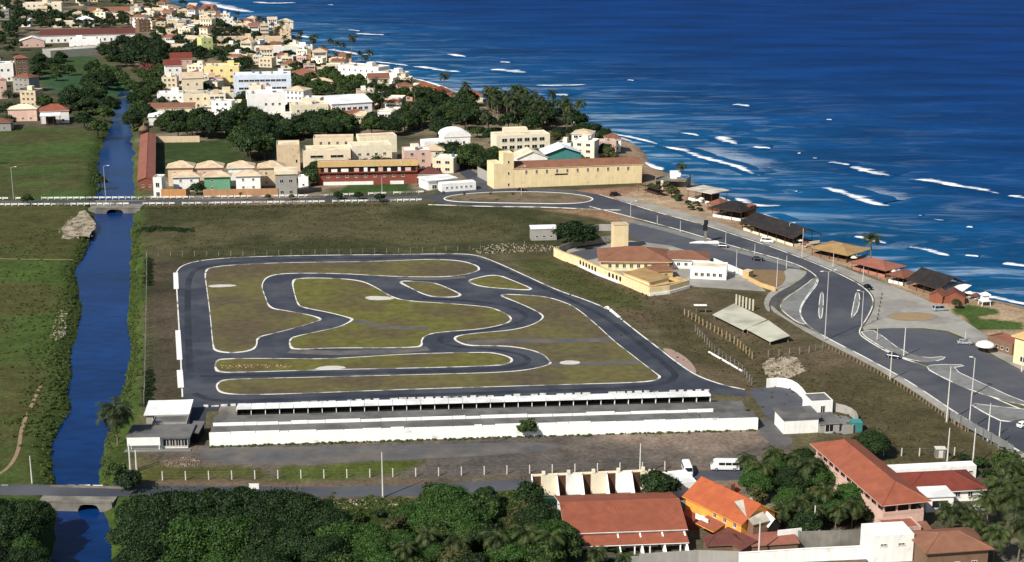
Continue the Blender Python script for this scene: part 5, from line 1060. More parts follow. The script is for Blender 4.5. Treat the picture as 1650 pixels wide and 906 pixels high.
wallpath('car_park_wall', 'white wall between restaurant kitchen and the upper car park', [(1150, 425), (1186, 440), (1200, 446)], 2.0, .25, W['white'])
bld('ochre_block', 'small ochre block at the edge of the bare patch', 'building', (1196, 448), (1206, 450), 439, 3, 'ochre', 'ochre' if 'ochre' in RF else 'tan', 'slab', .2, .1)
wallpath('ruined_wall', 'broken ochre wall around the bare patch by the slip lane', [(1206, 452), (1225, 462), (1250, 470)], 1.4, .4, W['ochre'])
sheet('bare_patch', chaikin(GP([(1196, 436), (1240, 434), (1280, 440), (1278, 452), (1246, 466), (1215, 458)]), 2), .06, mat('bare_earth', (142, 116, 84), var=.15, scale=.4))
e = empty('shelter', G(1126, 505), 0, 'small white bus-shelter roof on two posts in the dry field', 'shelter'); MB().box(-1.6, 2.4, -.8, .8, 2.6, 2.75).build('roof', W['white'], e); MB().box(-.1, .1, -.1, .1, 0, 2.6).build('post', CONC, e).location = (-.8, 0, 0); MB().box(-.1, .1, -.1, .1, 0, 2.6).build('post', CONC, e).location = (2.1, .2, 0)
bld('field_hut', 'small grey and white hut beside the tree behind the track', 'hut', (856, 388), (897, 387), 369, 5, 'grey', 'white', 'shed', .4, .2, win=[('f', 3, 1, 1.0, 1.0)])
wallpath('ruin_wall', 'grey ruined wall left of the restaurant tower', [(940, 378), (965, 372), (990, 372)], 2.6, .3, W['grey'])
# ------------------------------------------------------------------ beach kiosks
hut('beach_kiosk', 'pale grey flat slab roof of the kiosk nearest the sea ruin', (1108, 322), (1146, 330), 10, 309, 'pale', 'slab', .3, .6, 'white')
hut('beach_kiosk', 'black peaked kiosk roof beside the small brick block', (1147, 349), (1194, 357), 11, 338, 'black', 'hip', 2.6, .8, 'white')
hut('beach_kiosk', 'small brown peaked kiosk roof behind the black peaked one', (1140, 338), (1160, 342), 8, 330, 'brown', 'hip', 2.0, .5)
bld('brick_block', 'square brick block beside the black kiosk roof', 'building', (1194, 349), (1207, 352), 332, 4, 'brick', 'rose', 'slab', .3, .1)
hut('beach_kiosk', 'long black thatched kiosk roof sloping to the promenade', (1196, 371), (1278, 398), 13, 370, 'black', 'gable', 2.8, .8, 'cream', 7)
hut('beach_kiosk', 'kiosk with broad tan thatched roof', (1308, 412), (1364, 424), 13, 405, 'thatch', 'hip', 1.8, 1.2, 'brown', 5)
hut('beach_kiosk', 'kiosk with rose-coloured tiled roof right of the tan one', (1372, 434), (1426, 448), 10, 429, 'rose', 'hip', 1.7, .8, 'salmon', 5)
hut('beach_kiosk', 'grey thatched kiosk with white wall ends', (1430, 455), (1455, 461), 9, 445, 'brown', 'hip', 1.2, .7, 'white')
hut('beach_kiosk', 'black thatched kiosk with high ridge before breaking waves', (1464, 465), (1512, 480), 12, 457, 'black', 'gable', 3.0, .8, 'brown', 5)
bld('beach_hut', 'brown gabled beach hut left of the white-roofed one', 'hut', (1497, 487), (1518, 490), 476, 5, 'brick', 'brown', 'gabley', 1.4, .3)
bld('beach_hut', 'brown gabled beach hut beneath the white roof', 'hut', (1520, 489), (1554, 491), 478, 5, 'brick', 'maroon', 'gabley', 1.8, .3)
hut('beach_kiosk', 'white-sheet-roofed shelter behind the brown beach huts', (1516, 476), (1546, 482), 7, 469, 'white', 'shed', 1.0, .4)
e = empty('lifeguard_tower', G(1586, 492), .2, 'white lifeguard tower on the sand', 'tower'); MB().box(-1.6, 1.6, -1.4, 1.4, 1.5, 1.7).build('platform', WHITE, e); MB().box(-1, 1, -.8, 1, 1.7, 3.6).build('cabin', WHITE, e); roof_mesh(2.4, 2.2, 3.6, 'hip', .8, .2).build('roof', [WHITE, WHITE], e).location = (-1.2, -1.0, 0)
for sx in (-1.3, 1.3):
    for sy in (-1.1, 1.1): MB().tube((sx * 1.2, sy * 1.2, -.6), (sx, sy, 1.5), .12, .12, 6).build('leg', WHITE, e)
# concrete sea ruin
e = empty('sea_ruin', G(1056, 303), 0, 'curved grey concrete ruin with a white block on the shore', 'ruin'); P = [p - G(1056, 303) for p in chaikin(GP([(1056, 302), (1070, 297), (1092, 300), (1108, 303), (1112, 296)]), 2, False)]; ribbon(P, .5, 4.2, h=4.6).build('wall', CONC, e); MB().box(0, 4.5, 0, 4, 3.4, 6.2).build('white_block', W['white'], e).location = (7, 4, 0); MB().box(-.5, .5, -.4, .4, 0, 4).build('pier', W['cream'], e).location = (2.5, -3.5, 0)
MB().prism([(0, 0), (13, -1.5), (14, 5), (3, 6)], 3.0, 3.4).build('slab', CONC, e)
# shore house, parasol
bld('tan_shore_house', 'tan flat-roofed house by the right edge above the car park', 'house', (1632, 585), (1700, 605), 552, 12, 'straw', mat('tan_sheet_roof', (226, 184, 124), var=.08), 'slab', .3, .8, win=[('f', 3, 1, 1.6, 1.6)])
bld('stone_annex', 'low stone annex with small openings left of the tan house', 'building', (1590, 560), (1630, 574), 550, 6, 'brown', 'rose', 'flat', win=[('f', 4, 1, .9, 1.0)])
e = empty('white_parasol', G(1587, 567), 0, 'large white domed parasol beside the silver car', 'parasol'); MB().lathe([(2.9, 1.9), (2.3, 2.6), (1.2, 3.1), (.1, 3.3)], 16).build('canopy', WHITE, e, True); MB().tube((0, 0, 0), (0, 0, 3.3), .08, .08, 6).build('pole', STEEL, e); MB().lathe([(.9, .05), (.9, .9), (.8, 1.0)], 10).build('counter', WOOD, e)
# dark awning on the red earth
hut('awning', 'long dark awning on the red earth near the shore', (1028, 308), (1062, 318), 4, 305, 'black', 'shedb', 1.0, .3, None, 4, 0, cat='awning')

# beach clutter: parasols and stacked tables between the kiosks
um = MB().lathe([(1.35, 2.0), (.7, 2.45), (.05, 2.7)], 10).mesh('canopy', W['cream']); ur = MB().lathe([(1.35, 2.0), (.7, 2.45), (.05, 2.7)], 10).mesh('canopy', RF['red']); up_ = MB().tube((0, 0, -.2), (0, 0, 2.6), .04, .04, 5).mesh('pole', WOOD); tb_ = MB().lathe([(.5, .68), (.5, .74)], 10).mesh('table_top', W['white'])
for k, (x, y) in enumerate(((1228, 370), (1246, 378), (1288, 396), (1298, 400), (1375, 424), (1438, 446), (1452, 450), (1530, 482), (1562, 482), (1572, 485), (1176, 348), (1130, 328))):
    P = G(x, y); dc = float(sdist(np.array([P.x]), np.array([P.y]), land)[0]); P.z = SEA + max(0, min(11, dc)) * 3 / 11.0
    e = empty('beach_parasol', P, 0, ('cream' if k % 3 else 'red') + ' beach parasol over a round table beside the kiosks', 'parasol', 'beach parasols'); link('canopy', um if k % 3 else ur, e); link('pole', up_, e); link('table_top', tb_, e)
# ------------------------------------------------------------------ terraced houses by the canal
TB = [(273, 298, 322), (321, 298, 322), (371, 298, 322), (420, 298, 322)]
for k, x in enumerate((272, 319, 369, 418)):
    bld('terraced_house', ['leftmost', 'second from left', 'third from left', 'rightmost'][k] + ' of the four rear houses with pale hip roofs', 'house', (x, 300), (x + 40, 299), 270, 9, ['tan', 'pink', 'white', 'tan'][k], 'tan', 'hip', 2.2, .8, win=[('f', 2, 2, 1.0, 1.1)], group='rear hip-roofed houses')
bld('terraced_house', 'front terrace house with white wall half hidden by a dark tree', 'house', (280, 309), (321, 308), 285, 7, 'white', 'tan', 'hip', 1.8, .8, win=[('f', 2, 2, 1.0, 1.0)])
bld('terraced_house', 'front terrace house with pale green wall', 'house', (330, 309), (371, 308), 285, 7, 'green', 'tan', 'hip', 1.8, .8, win=[('f', 1, 2, 1.1, 1.1, 1.0, (.1, .5))])
bld('terraced_house', 'front terrace house with white wall and two square windows', 'house', (381, 308), (420, 307), 283, 7, 'white', 'tan', 'hip', 1.8, .8, win=[('f', 2, 2, 1.0, 1.1)])
bld('terraced_house', 'grey and white two-storey house at the right end of the terrace', 'house', (445, 317), (479, 316), 281, 8, 'grey', 'cream', 'slab', 1.6, .5, win=[('f', 2, 2, 1.6, 1.6)])
bld('white_shed', 'small white block right of the grey terrace house', 'house', (481, 303), (497, 303), 287, 6, 'white', 'white', 'flat', win=[('f', 1, 1, .9, .9)])
wallpath('terrace_wall', 'tan boundary wall below the green and white terrace houses', [(328, 319), (448, 317)], 3.6, .3, W['salmon'] if False else mat('tan_wall', (196, 150, 110), var=.1, scale=.4, streak=.15))
wallpath('terrace_wall', 'orange-tan boundary wall at the left end of the terrace', [(260, 319), (300, 319), (306, 316)], 3.8, .3, mat('orange_wall', (206, 150, 96), var=.1, scale=.4, streak=.15))
bld('white_gatehouse', 'white arched gatehouse between the long brown roof and terrace', 'building', (248, 318), (262, 318), 288, 7, 'white', 'pale', 'flat', win=[('f', 1, 2, 1.6, 2.0, .3)])
# long brown-roofed wall building along the canal
a, b = G(223, 308), G(250, 308); c = G(228, 232)
e = bld('long_shed', 'long narrow shed with brown tiled roof running along the canal', 'shed', (223, 306), None, None, (c - a).length, 'brick', 'rose', 'gabley', 1.2, .3, rot=math.degrees(math.atan2((c - a).y, (c - a).x)) - 90, L=7.2, h=4.2, win=[('f', 2, 1, 1.0, 1.2), ('r', 8, 1, 1.0, 1.2)])
e = empty('domed_tower', G(233, 224), 0, 'small brown domed turret at the far end of the long shed', 'tower'); MB().lathe([(2.6, 0), (2.6, 4.4), (3.0, 4.5), (2.5, 5.6), (1.5, 6.6), (.4, 7.2), (.2, 8.6)], 12).build('dome', W['brown'], e, True)
wallpath('field_wall', 'pale brown wall behind the far lawn', [(249, 230), (322, 229)], 3.2, .4, W['tan'])
# red building
e = bld('red_building', 'long two-storey red building with tan fascia and balcony', 'building', (514, 299), (673, 296), 266, 12, 'red', 'tan', 'flat', par=.2, win=[('f', 9, 1, 1.3, 1.2, 3.3, (.05, .9))])
L = (G(673, 296) - G(514, 299)).length
hh = topz(593, 297.5, 266)
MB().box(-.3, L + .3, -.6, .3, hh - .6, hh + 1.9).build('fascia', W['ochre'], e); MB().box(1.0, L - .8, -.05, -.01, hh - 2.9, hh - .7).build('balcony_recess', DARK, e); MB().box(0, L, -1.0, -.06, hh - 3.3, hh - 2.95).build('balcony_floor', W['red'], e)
rr = random.Random(8); x = 2.5; k = 0
while x < L - 3: d = rr.uniform(1.2, 3.2); MB().box(x, x + d, -.14, -.06, hh - 2.9, hh - 2.9 + rr.uniform(1.2, 2.1)).build('shutter', W['white' if k % 3 else 'pink'], e); x += d + rr.uniform(1.2, 3.2); k += 1
MB().box(2, L * .55, -.2, -.03, -.1, 1.5).box(L * .72, L * .86, -.2, -.03, -.1, 1.5).build('white_base', W['white'], e)
bld('maroon_house', 'maroon-roofed white house joined to the right of red building', 'house', (675, 297), (712, 296), 281, 9, 'white', 'maroon', 'hip', 2.6, .5, win=[('f', 3, 1, 1.2, 1.2)])
bld('white_canopy_house', 'white flat canopy house right of the maroon roof', 'house', (690, 307), (735, 302), 290, 9, 'white', 'white', 'slab', .4, .6, win=[('f', 3, 1, 2.2, 1.8, .4)])
e = bld('white_long_wall_building', 'low long white building with small windows beside the side street', 'building', (712, 310), (767, 306), 296, 5, 'white', 'white', 'flat', par=.3, win=[('f', 6, 1, 1.0, .8, 1.4)])
# beige mansion
bld('beige_mansion', 'central block of the beige mansion with two long dark openings', 'mansion', (489, 277), (566, 275), 244, 14, 'beige', 'cream', 'flat', win=[('f', 2, 2, 6.0, 1.3, 1.6)])
bld('beige_mansion_upper', 'set-back upper storey of the beige mansion', 'mansion', (506, 263), (570, 262), 224, 10, 'beige', 'tan', 'flat', win=[('f', 4, 3, 1.2, 1.6)])
bld('beige_mansion_wing', 'plain left wing of the beige mansion', 'mansion', (447, 277), (484, 276), 235, 12, 'tan', 'cream', 'flat', win=[('f', 1, 1, .9, 1.6, 4.0, (.7, 1.0))])
bld('beige_mansion_wing', 'right wing of the beige mansion behind small trees', 'mansion', (568, 273), (632, 270), 236, 12, 'cream', 'cream', 'flat', win=[('f', 4, 2, 1.4, 1.2)])
bld('beige_mansion_wing', 'far right upper block of the beige mansion', 'mansion', (580, 262), (640, 259), 221, 9, 'cream', 'tan', 'flat', win=[('f', 4, 2, 1.2, 1.2)])
# white domed house
bld('white_round_house', 'white low wing of the barrel-roofed house', 'house', (684, 243), (718, 241), 229, 8, 'white', 'white', 'flat', win=[('f', 2, 1, 1.2, 1.2)])
a, ang, L = frame_from((716, 245), (758, 243)); e = empty('barrel_house', a, ang, 'white barrel-roofed house among the trees', 'house'); h = topz(737, 244, 221); MB().box(0, L, 0, 12, 0, h).build('wall', W['white'], e); mb = MB(); n = 10
pts = [(L / 2 - (L / 2 + .4) * math.cos(math.pi * k / n), h + 3.4 * math.sin(math.pi * k / n)) for k in range(n + 1)]
for (xa, za), (xb, zb) in zip(pts, pts[1:]): mb.poly([(xa, -.3, za), (xb, -.3, zb), (xb, 12.3, zb), (xa, 12.3, za)])
mb.poly([(x, -.3, z) for x, z in pts]); mb.poly([(x, 12.3, z) for x, z in reversed(pts)]); mb.build('roof', W['white'], e)
for k in range(3): put('window', window_mesh(1.2, 1.5), e, (L * (.25 + .25 * k), 0, h * .5))
FOOT.append((a.x, a.y, 1, a.copy(), ang, L, 12))
# long yellow building
e = bld('long_yellow_building', 'long straw-yellow building with red tiled roof facing the roundabout', 'building', (827, 303), (1034, 295), 268, 13, 'straw', 'clay', 'gable', 2.0, .3, win=[('f', 11, 1, 1.0, 1.7, 6.0, (.06, .93))])
L = (G(1034, 295) - G(827, 303)).length; MB().box(L * .32, L * .42, -.08, -.02, 5.0, 5.6).build('name_board', DARK, e)
bld('yellow_stair_tower', 'pale yellow stair tower at the left end of the long yellow building', 'tower', (811, 304), (828, 303), 249, 7, 'straw', 'cream', 'flat', win=[('f', 1, 3, .8, 1.2), ('r', 1, 1, 1.0, 4.0, 7)])
bld('yellow_low_wing', 'low straw-coloured wing left of the yellow stair tower', 'building', (796, 305), (811, 304), 266, 10, 'straw', 'cream', 'flat')
bld('teal_gable_house', 'house with a teal gable and white roof behind the long yellow roof', 'house', (880, 272), (936, 270), 247, 12, 'teal', 'white', 'gabley', 3.0, 1.0, win=[('f', 2, 1, 1.4, 1.4)])
bld('white_gable_house', 'cream-white gabled house left of the teal gable', 'house', (834, 274), (882, 272), 254, 12, 'white', 'cream', 'gabley', 3.0, .6)
bld('cream_apartments', 'cream terraced apartment block with open bays behind the palms', 'apartment block', (800, 256), (886, 252), 219, 12, 'cream', 'cream', 'flat', win=[('f', 6, 3, 2.6, 1.8, .8)])
bld('cream_roof_room', 'roof room with a chimney on the cream apartment block', 'apartment block', (812, 245), (850, 244), 209, 6, 'cream', 'cream', 'flat', win=[('f', 2, 1, 1.2, 1.2)])
wallpath('street_wall', 'tall cream pillar wall along the side street', [(770, 285), (800, 300)], 4.5, .4, W['grey'], pilaster=2.6)
# ------------------------------------------------------------------ town: the houses one can tell apart
T = [ # label, p0, p1, yt, D, wall, roof, kind, rh, windows
 ('pale yellow house with a flat ochre roof room above the striped hotel', (330, 139), (386, 138), 108, 16, 'yellow', 'cream', 'flat', 1, [('f', 3, 3, 1.6, 1.6)]),
 ('pale-blue striped hotel with long balconies', (378, 160), (470, 158), 122, 16, 'paleblue', 'white', 'flat', 1, [('f', 9, 3, 3.0, 1.4)]),
 ('big plain white house with two small dark windows', (400, 194), (460, 192), 153, 18, 'white', 'white', 'flat', 1, [('f', 3, 1, 1.4, 1.4, 8.0, (.4, .95))]),
 ('small cream roof room at the back of the plain white house', (402, 170), (422, 170), 139, 8, 'cream', 'cream', 'flat', 1, [('f', 1, 1, 2.5, 1.5)]),
 ('cream stepped house right of the plain white one', (470, 198), (530, 196), 170, 14, 'cream', 'cream', 'flat', 1, [('f', 4, 2, 1.4, 1.4)]),
 ('white glass-fronted house on the right of the cream stepped houses', (535, 196), (600, 192), 166, 16, 'white', 'white', 'shed', 2.5, [('f', 6, 2, 2.2, 1.6)]),
 ('white flat house in front of the plain white one', (405, 205), (470, 204), 186, 9, 'white', 'cream', 'flat', 1, [('f', 3, 1, 1.2, 1.2)]),
 ('long white row house behind the grove', (254, 172), (300, 171), 152, 12, 'white', 'white', 'flat', 1, [('f', 4, 2, 1.2, 1.2)]),
 ('long beige flat-roofed row between the white row and hotel', (296, 176), (378, 174), 152, 14, 'beige', 'pale', 'flat', 1, [('f', 6, 2, 1.4, 1.4)]),
 ('white low house with long clay canopy behind the far lawn', (236, 191), (312, 190), 174, 10, 'cream', 'clay', 'shed', 1.5, [('f', 5, 1, 1.2, 1.2)]),
 ('white house with pale roof before the clay canopy', (240, 202), (275, 201), 188, 10, 'white', 'white', 'hip', 2, [('f', 2, 1, 1.2, 1.2)]),
 ('tan gabled house below the pale yellow house', (294, 155), (328, 154), 126, 14, 'beige', 'tan', 'shed', 2, [('f', 2, 2, 1.3, 1.3)]),
 ('white stepped house with rose-red upper wall', (268, 140), (294, 139), 106, 9, 'white', 'red', 'shed', 3, [('f', 2, 3, 1.3, 1.3)]),
 ('house with bright red roof above the white stepped house', (276, 112), (310, 111), 95, 9, 'pink', 'red', 'shed', 3.5, [('f', 3, 2, 1.2, 1.2)]),
 ('narrow lime-yellow tower house', (326, 92), (344, 91), 62, 12, 'lime', 'cream', 'flat', 1, [('f', 2, 3, 1.4, 1.4)]),
 ('long tan apartment row near the sea with small dark windows', (350, 74), (408, 73), 62, 14, 'tan', 'tan', 'flat', 1, [('f', 6, 1, 1.8, 1.6)]),
 ('long tan house row nearest the sea', (412, 76), (470, 75), 62, 14, 'tan', 'tan', 'flat', 1, [('f', 6, 1, 1.6, 1.6)]),
 ('long white house row below the tan sea-front row', (410, 92), (505, 90), 77, 14, 'white', 'cream', 'flat', 1, [('f', 7, 1, 1.8, 1.6)]),
 ('white sea-front villas in a row stepping down to the trees', (545, 125), (610, 130), 108, 14, 'white', 'cream', 'flat', 1, [('f', 6, 2, 1.4, 1.4)]),
 ('white villa at the seaward end of the stepping row', (608, 134), (640, 138), 118, 12, 'white', 'cream', 'flat', 1, [('f', 3, 1, 1.4, 1.4)]),
 ('long hall with dark red roof behind the green slope', (66, 70), (218, 66), 56, 22, 'white', 'maroon', 'gable', 4, [('f', 12, 1, 1.6, 2.0)]),
 ('white block under the dark red hall', (112, 78), (162, 77), 64, 10, 'white', 'white', 'flat', 1, [('f', 4, 1, 1.2, 1.2)]),
 ('pale flat warehouse roof at the top of the green slope', (82, 94), (168, 88), 80, 18, 'grey', 'pale', 'flat', 1, []),
 ('pink and white gabled house left of the pale warehouse', (32, 77), (72, 76), 66, 14, 'pink', 'white', 'gabley', 3, [('f', 2, 1, 1.4, 1.4)]),
 ('white hall with long light red roof near the top edge', (142, 27), (240, 25), 19, 20, 'white', 'clay', 'gable', 4, [('f', 10, 1, 2.2, 2.4)]),
 ('cream apartment blocks near the top left edge', (38, 26), (100, 25), 6, 16, 'cream', 'cream', 'flat', 1, [('f', 6, 3, 1.8, 1.6)]),
 ('cream low house in front of the long light-red-roofed hall', (86, 45), (126, 44), 36, 12, 'cream', 'cream', 'flat', 1, [('f', 4, 1, 1.4, 1.4)]),
 ('white pavilion with pyramid roof above the dark red hall', (128, 44), (152, 43), 32, 12, 'white', 'white', 'hip', 3, [('f', 2, 1, 1.4, 1.4)]),
 ('square brown tower block right of the dark red hall', (225, 52), (243, 51), 33, 10, 'brown', 'brown', 'flat', 1, [('f', 2, 3, 1.2, 1.2)]),
 ('white building cut by the left edge above the pink one', (-14, 132), (23, 131), 104, 14, 'white', 'white', 'flat', 1, [('f', 3, 2, 1.6, 1.6)]),
 ('pink building cut by the left edge below the white one', (-14, 160), (12, 159), 132, 12, 'pink', 'rose', 'flat', 1, [('f', 2, 2, 1.2, 1.2)]),
 ('narrow brown tower house with open floors left of the green slope', (28, 132), (47, 131), 94, 9, 'brown', 'rose', 'hip', 2, [('f', 2, 4, 1.8, 1.6)]),
 ('orange-roofed house with white awning by the left field', (66, 200), (112, 198), 179, 11, 'white', 'orange', 'hip', 3.2, [('f', 3, 1, 1.4, 1.4)]),
 ('pinkish low house left of the orange-roofed one', (14, 196), (60, 195), 176, 10, 'pink', 'cream', 'hip', 2, [('f', 3, 1, 1.2, 1.2)]),
 ('low dark-roofed house at the left edge below the trees', (-20, 212), (18, 211), 198, 10, 'grey', 'brown', 'hip', 1.8, [('f', 2, 1, 1.2, 1.2)]),
 ('orange-walled villa among palms near the sea, left', (672, 165), (700, 164), 142, 10, 'orange', 'orange', 'hip', 3, [('f', 2, 2, 1.2, 1.2)]),
 ('salmon villa between the orange-walled villa and the palms', (702, 164), (726, 163), 147, 10, 'salmon', 'red', 'hip', 2.5, [('f', 2, 2, 1.2, 1.2)]),
 ('cream villa with bright orange roof on the seaward palms', (746, 166), (778, 165), 155, 10, 'cream', 'orange', 'hip', 3, [('f', 2, 1, 1.2, 1.2)]),
 ('pink tile-roofed house above the grove', (470, 132), (512, 131), 120, 13, 'pink', 'rose', 'hip', 3, [('f', 3, 1, 1.2, 1.2)]),
 ('low pale-pink roofed house among the trees right of the hotel', (500, 142), (536, 141), 132, 10, 'pink', 'tan', 'hip', 2, [('f', 2, 1, 1.2, 1.2)]),
]
TNAMES = {'hall': 'hall', 'hotel': 'hotel', 'warehouse': 'warehouse', 'tower': 'tower_house', 'villa': 'villa', 'apartment': 'apartment_block', 'block': 'block_house'}
for lab, p0, p1, yt, D, wl, rf, kd, rh, wn in T:
    nm = next((v for k, v in TNAMES.items() if k in lab), 'house'); bld(nm, lab, nm.replace('_', ' '), p0, p1, yt, D, wl, rf, kd, rh, .5, wn)
# the white awning of the orange-roofed house and the rest of the town, house by house
hut('white_awning', 'white sheet awning before the orange-roofed house', (66, 204), (97, 203), 6, 187, 'white', 'shed', 1.0, .3, None, 4, 0, cat='awning')
FILL = [ # zone phrase, photo outline, number
 ('by the headland', [(200, 20), (330, 18), (330, 44), (250, 50), (205, 46)], 34), ('near the far beach', [(330, 30), (470, 50), (470, 60), (345, 58)], 16), ('above the lime tower house', [(245, 52), (325, 48), (322, 92), (250, 92)], 22),
 ('behind the pale yellow house', [(345, 82), (470, 84), (468, 112), (390, 116), (345, 100)], 16), ('beside the striped hotel', [(472, 100), (545, 104), (540, 124), (480, 122)], 12), ('at the far left', [(-120, 140), (60, 140), (60, 175), (-120, 190)], 6),
 ('at the top left edge', [(-150, -2), (36, 0), (30, 56), (-150, 60)], 10), ('between the two red-roofed halls', [(60, 28), (240, 30), (240, 42), (60, 48)], 7), ('beyond the top red-roofed hall', [(100, -8), (240, -8), (235, 10), (105, 10)], 10),
 ('among the sea-front trees', [(520, 112), (640, 140), (700, 160), (660, 170), (560, 150)], 8), ('below the beige row', [(310, 178), (400, 178), (396, 192), (315, 192)], 5), ('beside the glass-fronted house', [(480, 150), (600, 165), (640, 190), (610, 196), (560, 160)], 6), ('behind the long yellow building', [(890, 236), (960, 236), (1000, 256), (900, 262)], 5), ('between the far canal and the white row', [(246, 150), (262, 124), (300, 118), (330, 145), (330, 152), (260, 152)], 9), ('around the striped hotel', [(385, 160), (470, 160), (480, 170), (400, 172)], 5), ('behind the beige mansion', [(470, 176), (600, 198), (640, 205), (560, 206), (480, 204)], 7), ('beside the side street', [(640, 275), (715, 255), (725, 285), (690, 290)], 3)]
WALLW = [('cream', 'cream'), ('white', 'white'), ('tan', 'tan'), ('beige', 'beige'), ('pink', 'pink'), ('grey', 'grey')]; fr_ = random.Random(21); FILLED = []
for zone, px, n in FILL:
    poly = [(p.x, p.y) for p in GP(px)]; xs = [p[0] for p in poly]; ys = [p[1] for p in poly]; k = 0; tr_ = 0
    while k < n and tr_ < 900:
        tr_ += 1; x, y = fr_.uniform(min(xs), max(xs)), fr_.uniform(min(ys), max(ys)); L, D = fr_.uniform(7, 13), fr_.uniform(7, 11)
        if sdist(np.array([x]), np.array([y]), poly)[0] < 0: continue
        ang = fr_.choice((-14, -8, 4, 10, -20)); ca_, sa_ = math.cos(R(ang)), math.sin(R(ang))
        if any(occupied(x + (i_ * ca_ - j_ * sa_), y + (i_ * sa_ + j_ * ca_), .4) for i_ in (0, L / 2, L) for j_ in (0, D / 2, D)): continue
        wl = fr_.choices([w_[0] for w_ in WALLW], (6, 5, 3, 4, 2, 1))[0]; kd = fr_.choices(('flat', 'hip', 'gable'), (6, 3, 2))[0]; rf = fr_.choice(('cream', 'pale', 'white', 'grey')) if kd == 'flat' else fr_.choice(('tan', 'tan', 'rose', 'clay', 'brown'))
        fl = fr_.choice((1, 2, 2, 2, 3)); px_ = proj((x, y, 0)); kw = dict(flat='flat-roofed', hip='hip-roofed', gable='gabled')[kd]; sz = {1: 'low', 2: 'two-storey', 3: 'tall'}[fl]
        e = bld('house', f'{sz} {wl} {kw} house {zone}', 'house', px_, None, None, D, wl, rf, kd, fr_.uniform(1.6, 2.6), .5, [('f', fr_.choice((2, 3, 4)), fl, fr_.choice((1.2, 1.5, 2.2)), 1.4), ('l', 2, fl, 1.2, 1.3)], 'houses of the far town', ang, L, fl * 3.0 + .4)
        if fl > 1 and kd == 'flat' and fr_.random() < .5: MB().box(L * .3, L * .6, D * .4, D * .75, fl * 3.0 + .46, fl * 3.0 + 2.8).build('roof_room', W[fr_.choice(('white', 'cream', 'tan'))], e)
        FILLED.append(e); k += 1
# ------------------------------------------------------------------ vegetation
GV = lambda s: s
grove([(-60, 842), (50, 838), (58, 862), (56, 960), (-60, 960)], 13, ['near', 'near', 'nearb'], dict(near='dark broadleaf tree in the clump left of the canal, below the road', nearb='bright green tree in the clump left of the canal, below the road'), dict(near='dark trees left of the canal', nearb='bright trees left of the canal'), .75, 1.05, 4.0)
for x, y, k, s, lab in ((228, 854, 'near', .95, 'dark tree overhanging the canal just below the front bridge'), (268, 858, 'near', 1.1, 'dark spreading tree second from canal below the front road'), (300, 854, 'near', 1.05, 'dark tree below the road, left of the notice board'), (345, 852, 'near', 1.1, 'broad dark tree right below the notice board'), (392, 850, 'near', 1.1, 'broad dark tree below the road, right of the notice board'), (440, 854, 'near', 1.1, 'dark round tree midway between notice board and concrete pole'), (490, 862, 'near', 1.05, 'dark round tree left of the thick concrete pole'), (530, 878, 'near', .95, 'dark tree at the right end of the big dark clump'),
                        (221, 894, 'near', 1.0, 'dark tree on the right canal bank near the bottom edge'), (261, 899, 'near', 1.05, 'dark tree left of the bright green spreading tree'), (305, 904, 'nearb', 1.25, 'bright green spreading tree at the bottom left'), (370, 902, 'nearb', 1.2, 'second bright green tree at the bottom, right of the first'), (425, 899, 'near', 1.0, 'dark tree right of the two bright green trees'), (470, 909, 'near', .95, 'dark tree at bottom, second right of the bright green trees'), (520, 919, 'near', .9, 'small dark tree at the bottom edge below the big clump'),
                        (231, 939, 'near', 1.0, 'dark tree on the canal bank cut by the bottom edge'), (280, 949, 'nearb', 1.0, 'bright tree cut by the bottom edge, left'), (350, 949, 'nearb', 1.0, 'bright tree cut by the bottom edge, right'), (430, 944, 'near', .95, 'dark tree cut by the bottom edge'), (210, 790, 'bushd', 1.6, 'dark bush on the road beside the front bridge'), (188, 772, 'bush', 1.3, 'green bush on the canal bank before the bridge')):
    plant(k, G(x, y), lab, None, s)
grove([(540, 835), (640, 822), (860, 815), (890, 850), (890, 940), (540, 950)], 52, ['midb', 'bush', 'nearb', 'bushd', 'nearb', 'olive', 'mid'], dict(midb='mid-green tree in the garden thicket at the bottom centre', mid='dark green tree in the garden thicket at the bottom centre', bush='light green bush in the garden thicket at the bottom centre', bushd='dark bush in the garden thicket at the bottom centre', nearb='bright leafy tree in the garden thicket at the bottom centre', olive='olive scrub tree in the garden thicket at the bottom centre'),
      {k: v + ' in the bottom centre thicket' for k, v in dict(midb='green trees', mid='dark trees', bush='light bushes', bushd='dark bushes', nearb='bright trees', olive='olive scrub').items()}, .6, .95, 3.0)
for x, y, s, lab in ((690, 905, .8, 'coconut palm in the middle of the bottom thicket'), (735, 915, .8, 'coconut palm at bottom edge left of the villa palms'), (800, 910, .85, 'coconut palm at the bottom edge below the villa garden'), (850, 905, .9, 'tall coconut palm left of the villa porch'), (890, 915, .9, 'coconut palm before the left end of the villa roof'), (655, 925, .7, 'small palm at the bottom edge left of the thicket palms'),
                     (960, 925, .6, 'small palm before the villa porch'), (1000, 928, .55, 'smallest palm before the villa porch')): plant('palmn', G(x, y), lab, None, s)
grove([(905, 900), (1000, 892), (1030, 900), (1020, 930), (905, 935)], 7, ['bush', 'midb', 'bushd'], dict(bush='light bush in the villa front garden', midb='green tree in the villa front garden', bushd='dark bush in the villa front garden'), dict(bush='light bushes before the villa', midb='trees before the villa', bushd='dark bushes before the villa'), .6, .9, 3)
plant('near', G(870, 862), 'dark tree at the left gable of the villa', None, .85); plant('mid', G(1060, 808), 'dark feathery tree between terrace walls and orange house', None, .95); plant('palmn', G(1048, 812), 'small palm at the right end of the terrace walls', None, .55)
plant('bush', G(850, 703), 'green bush against the white pit wall', None, 1.25, 1.6); plant('near', G(1402, 738), 'dark round tree by the pink house, above the white fence', None, .85, .8)
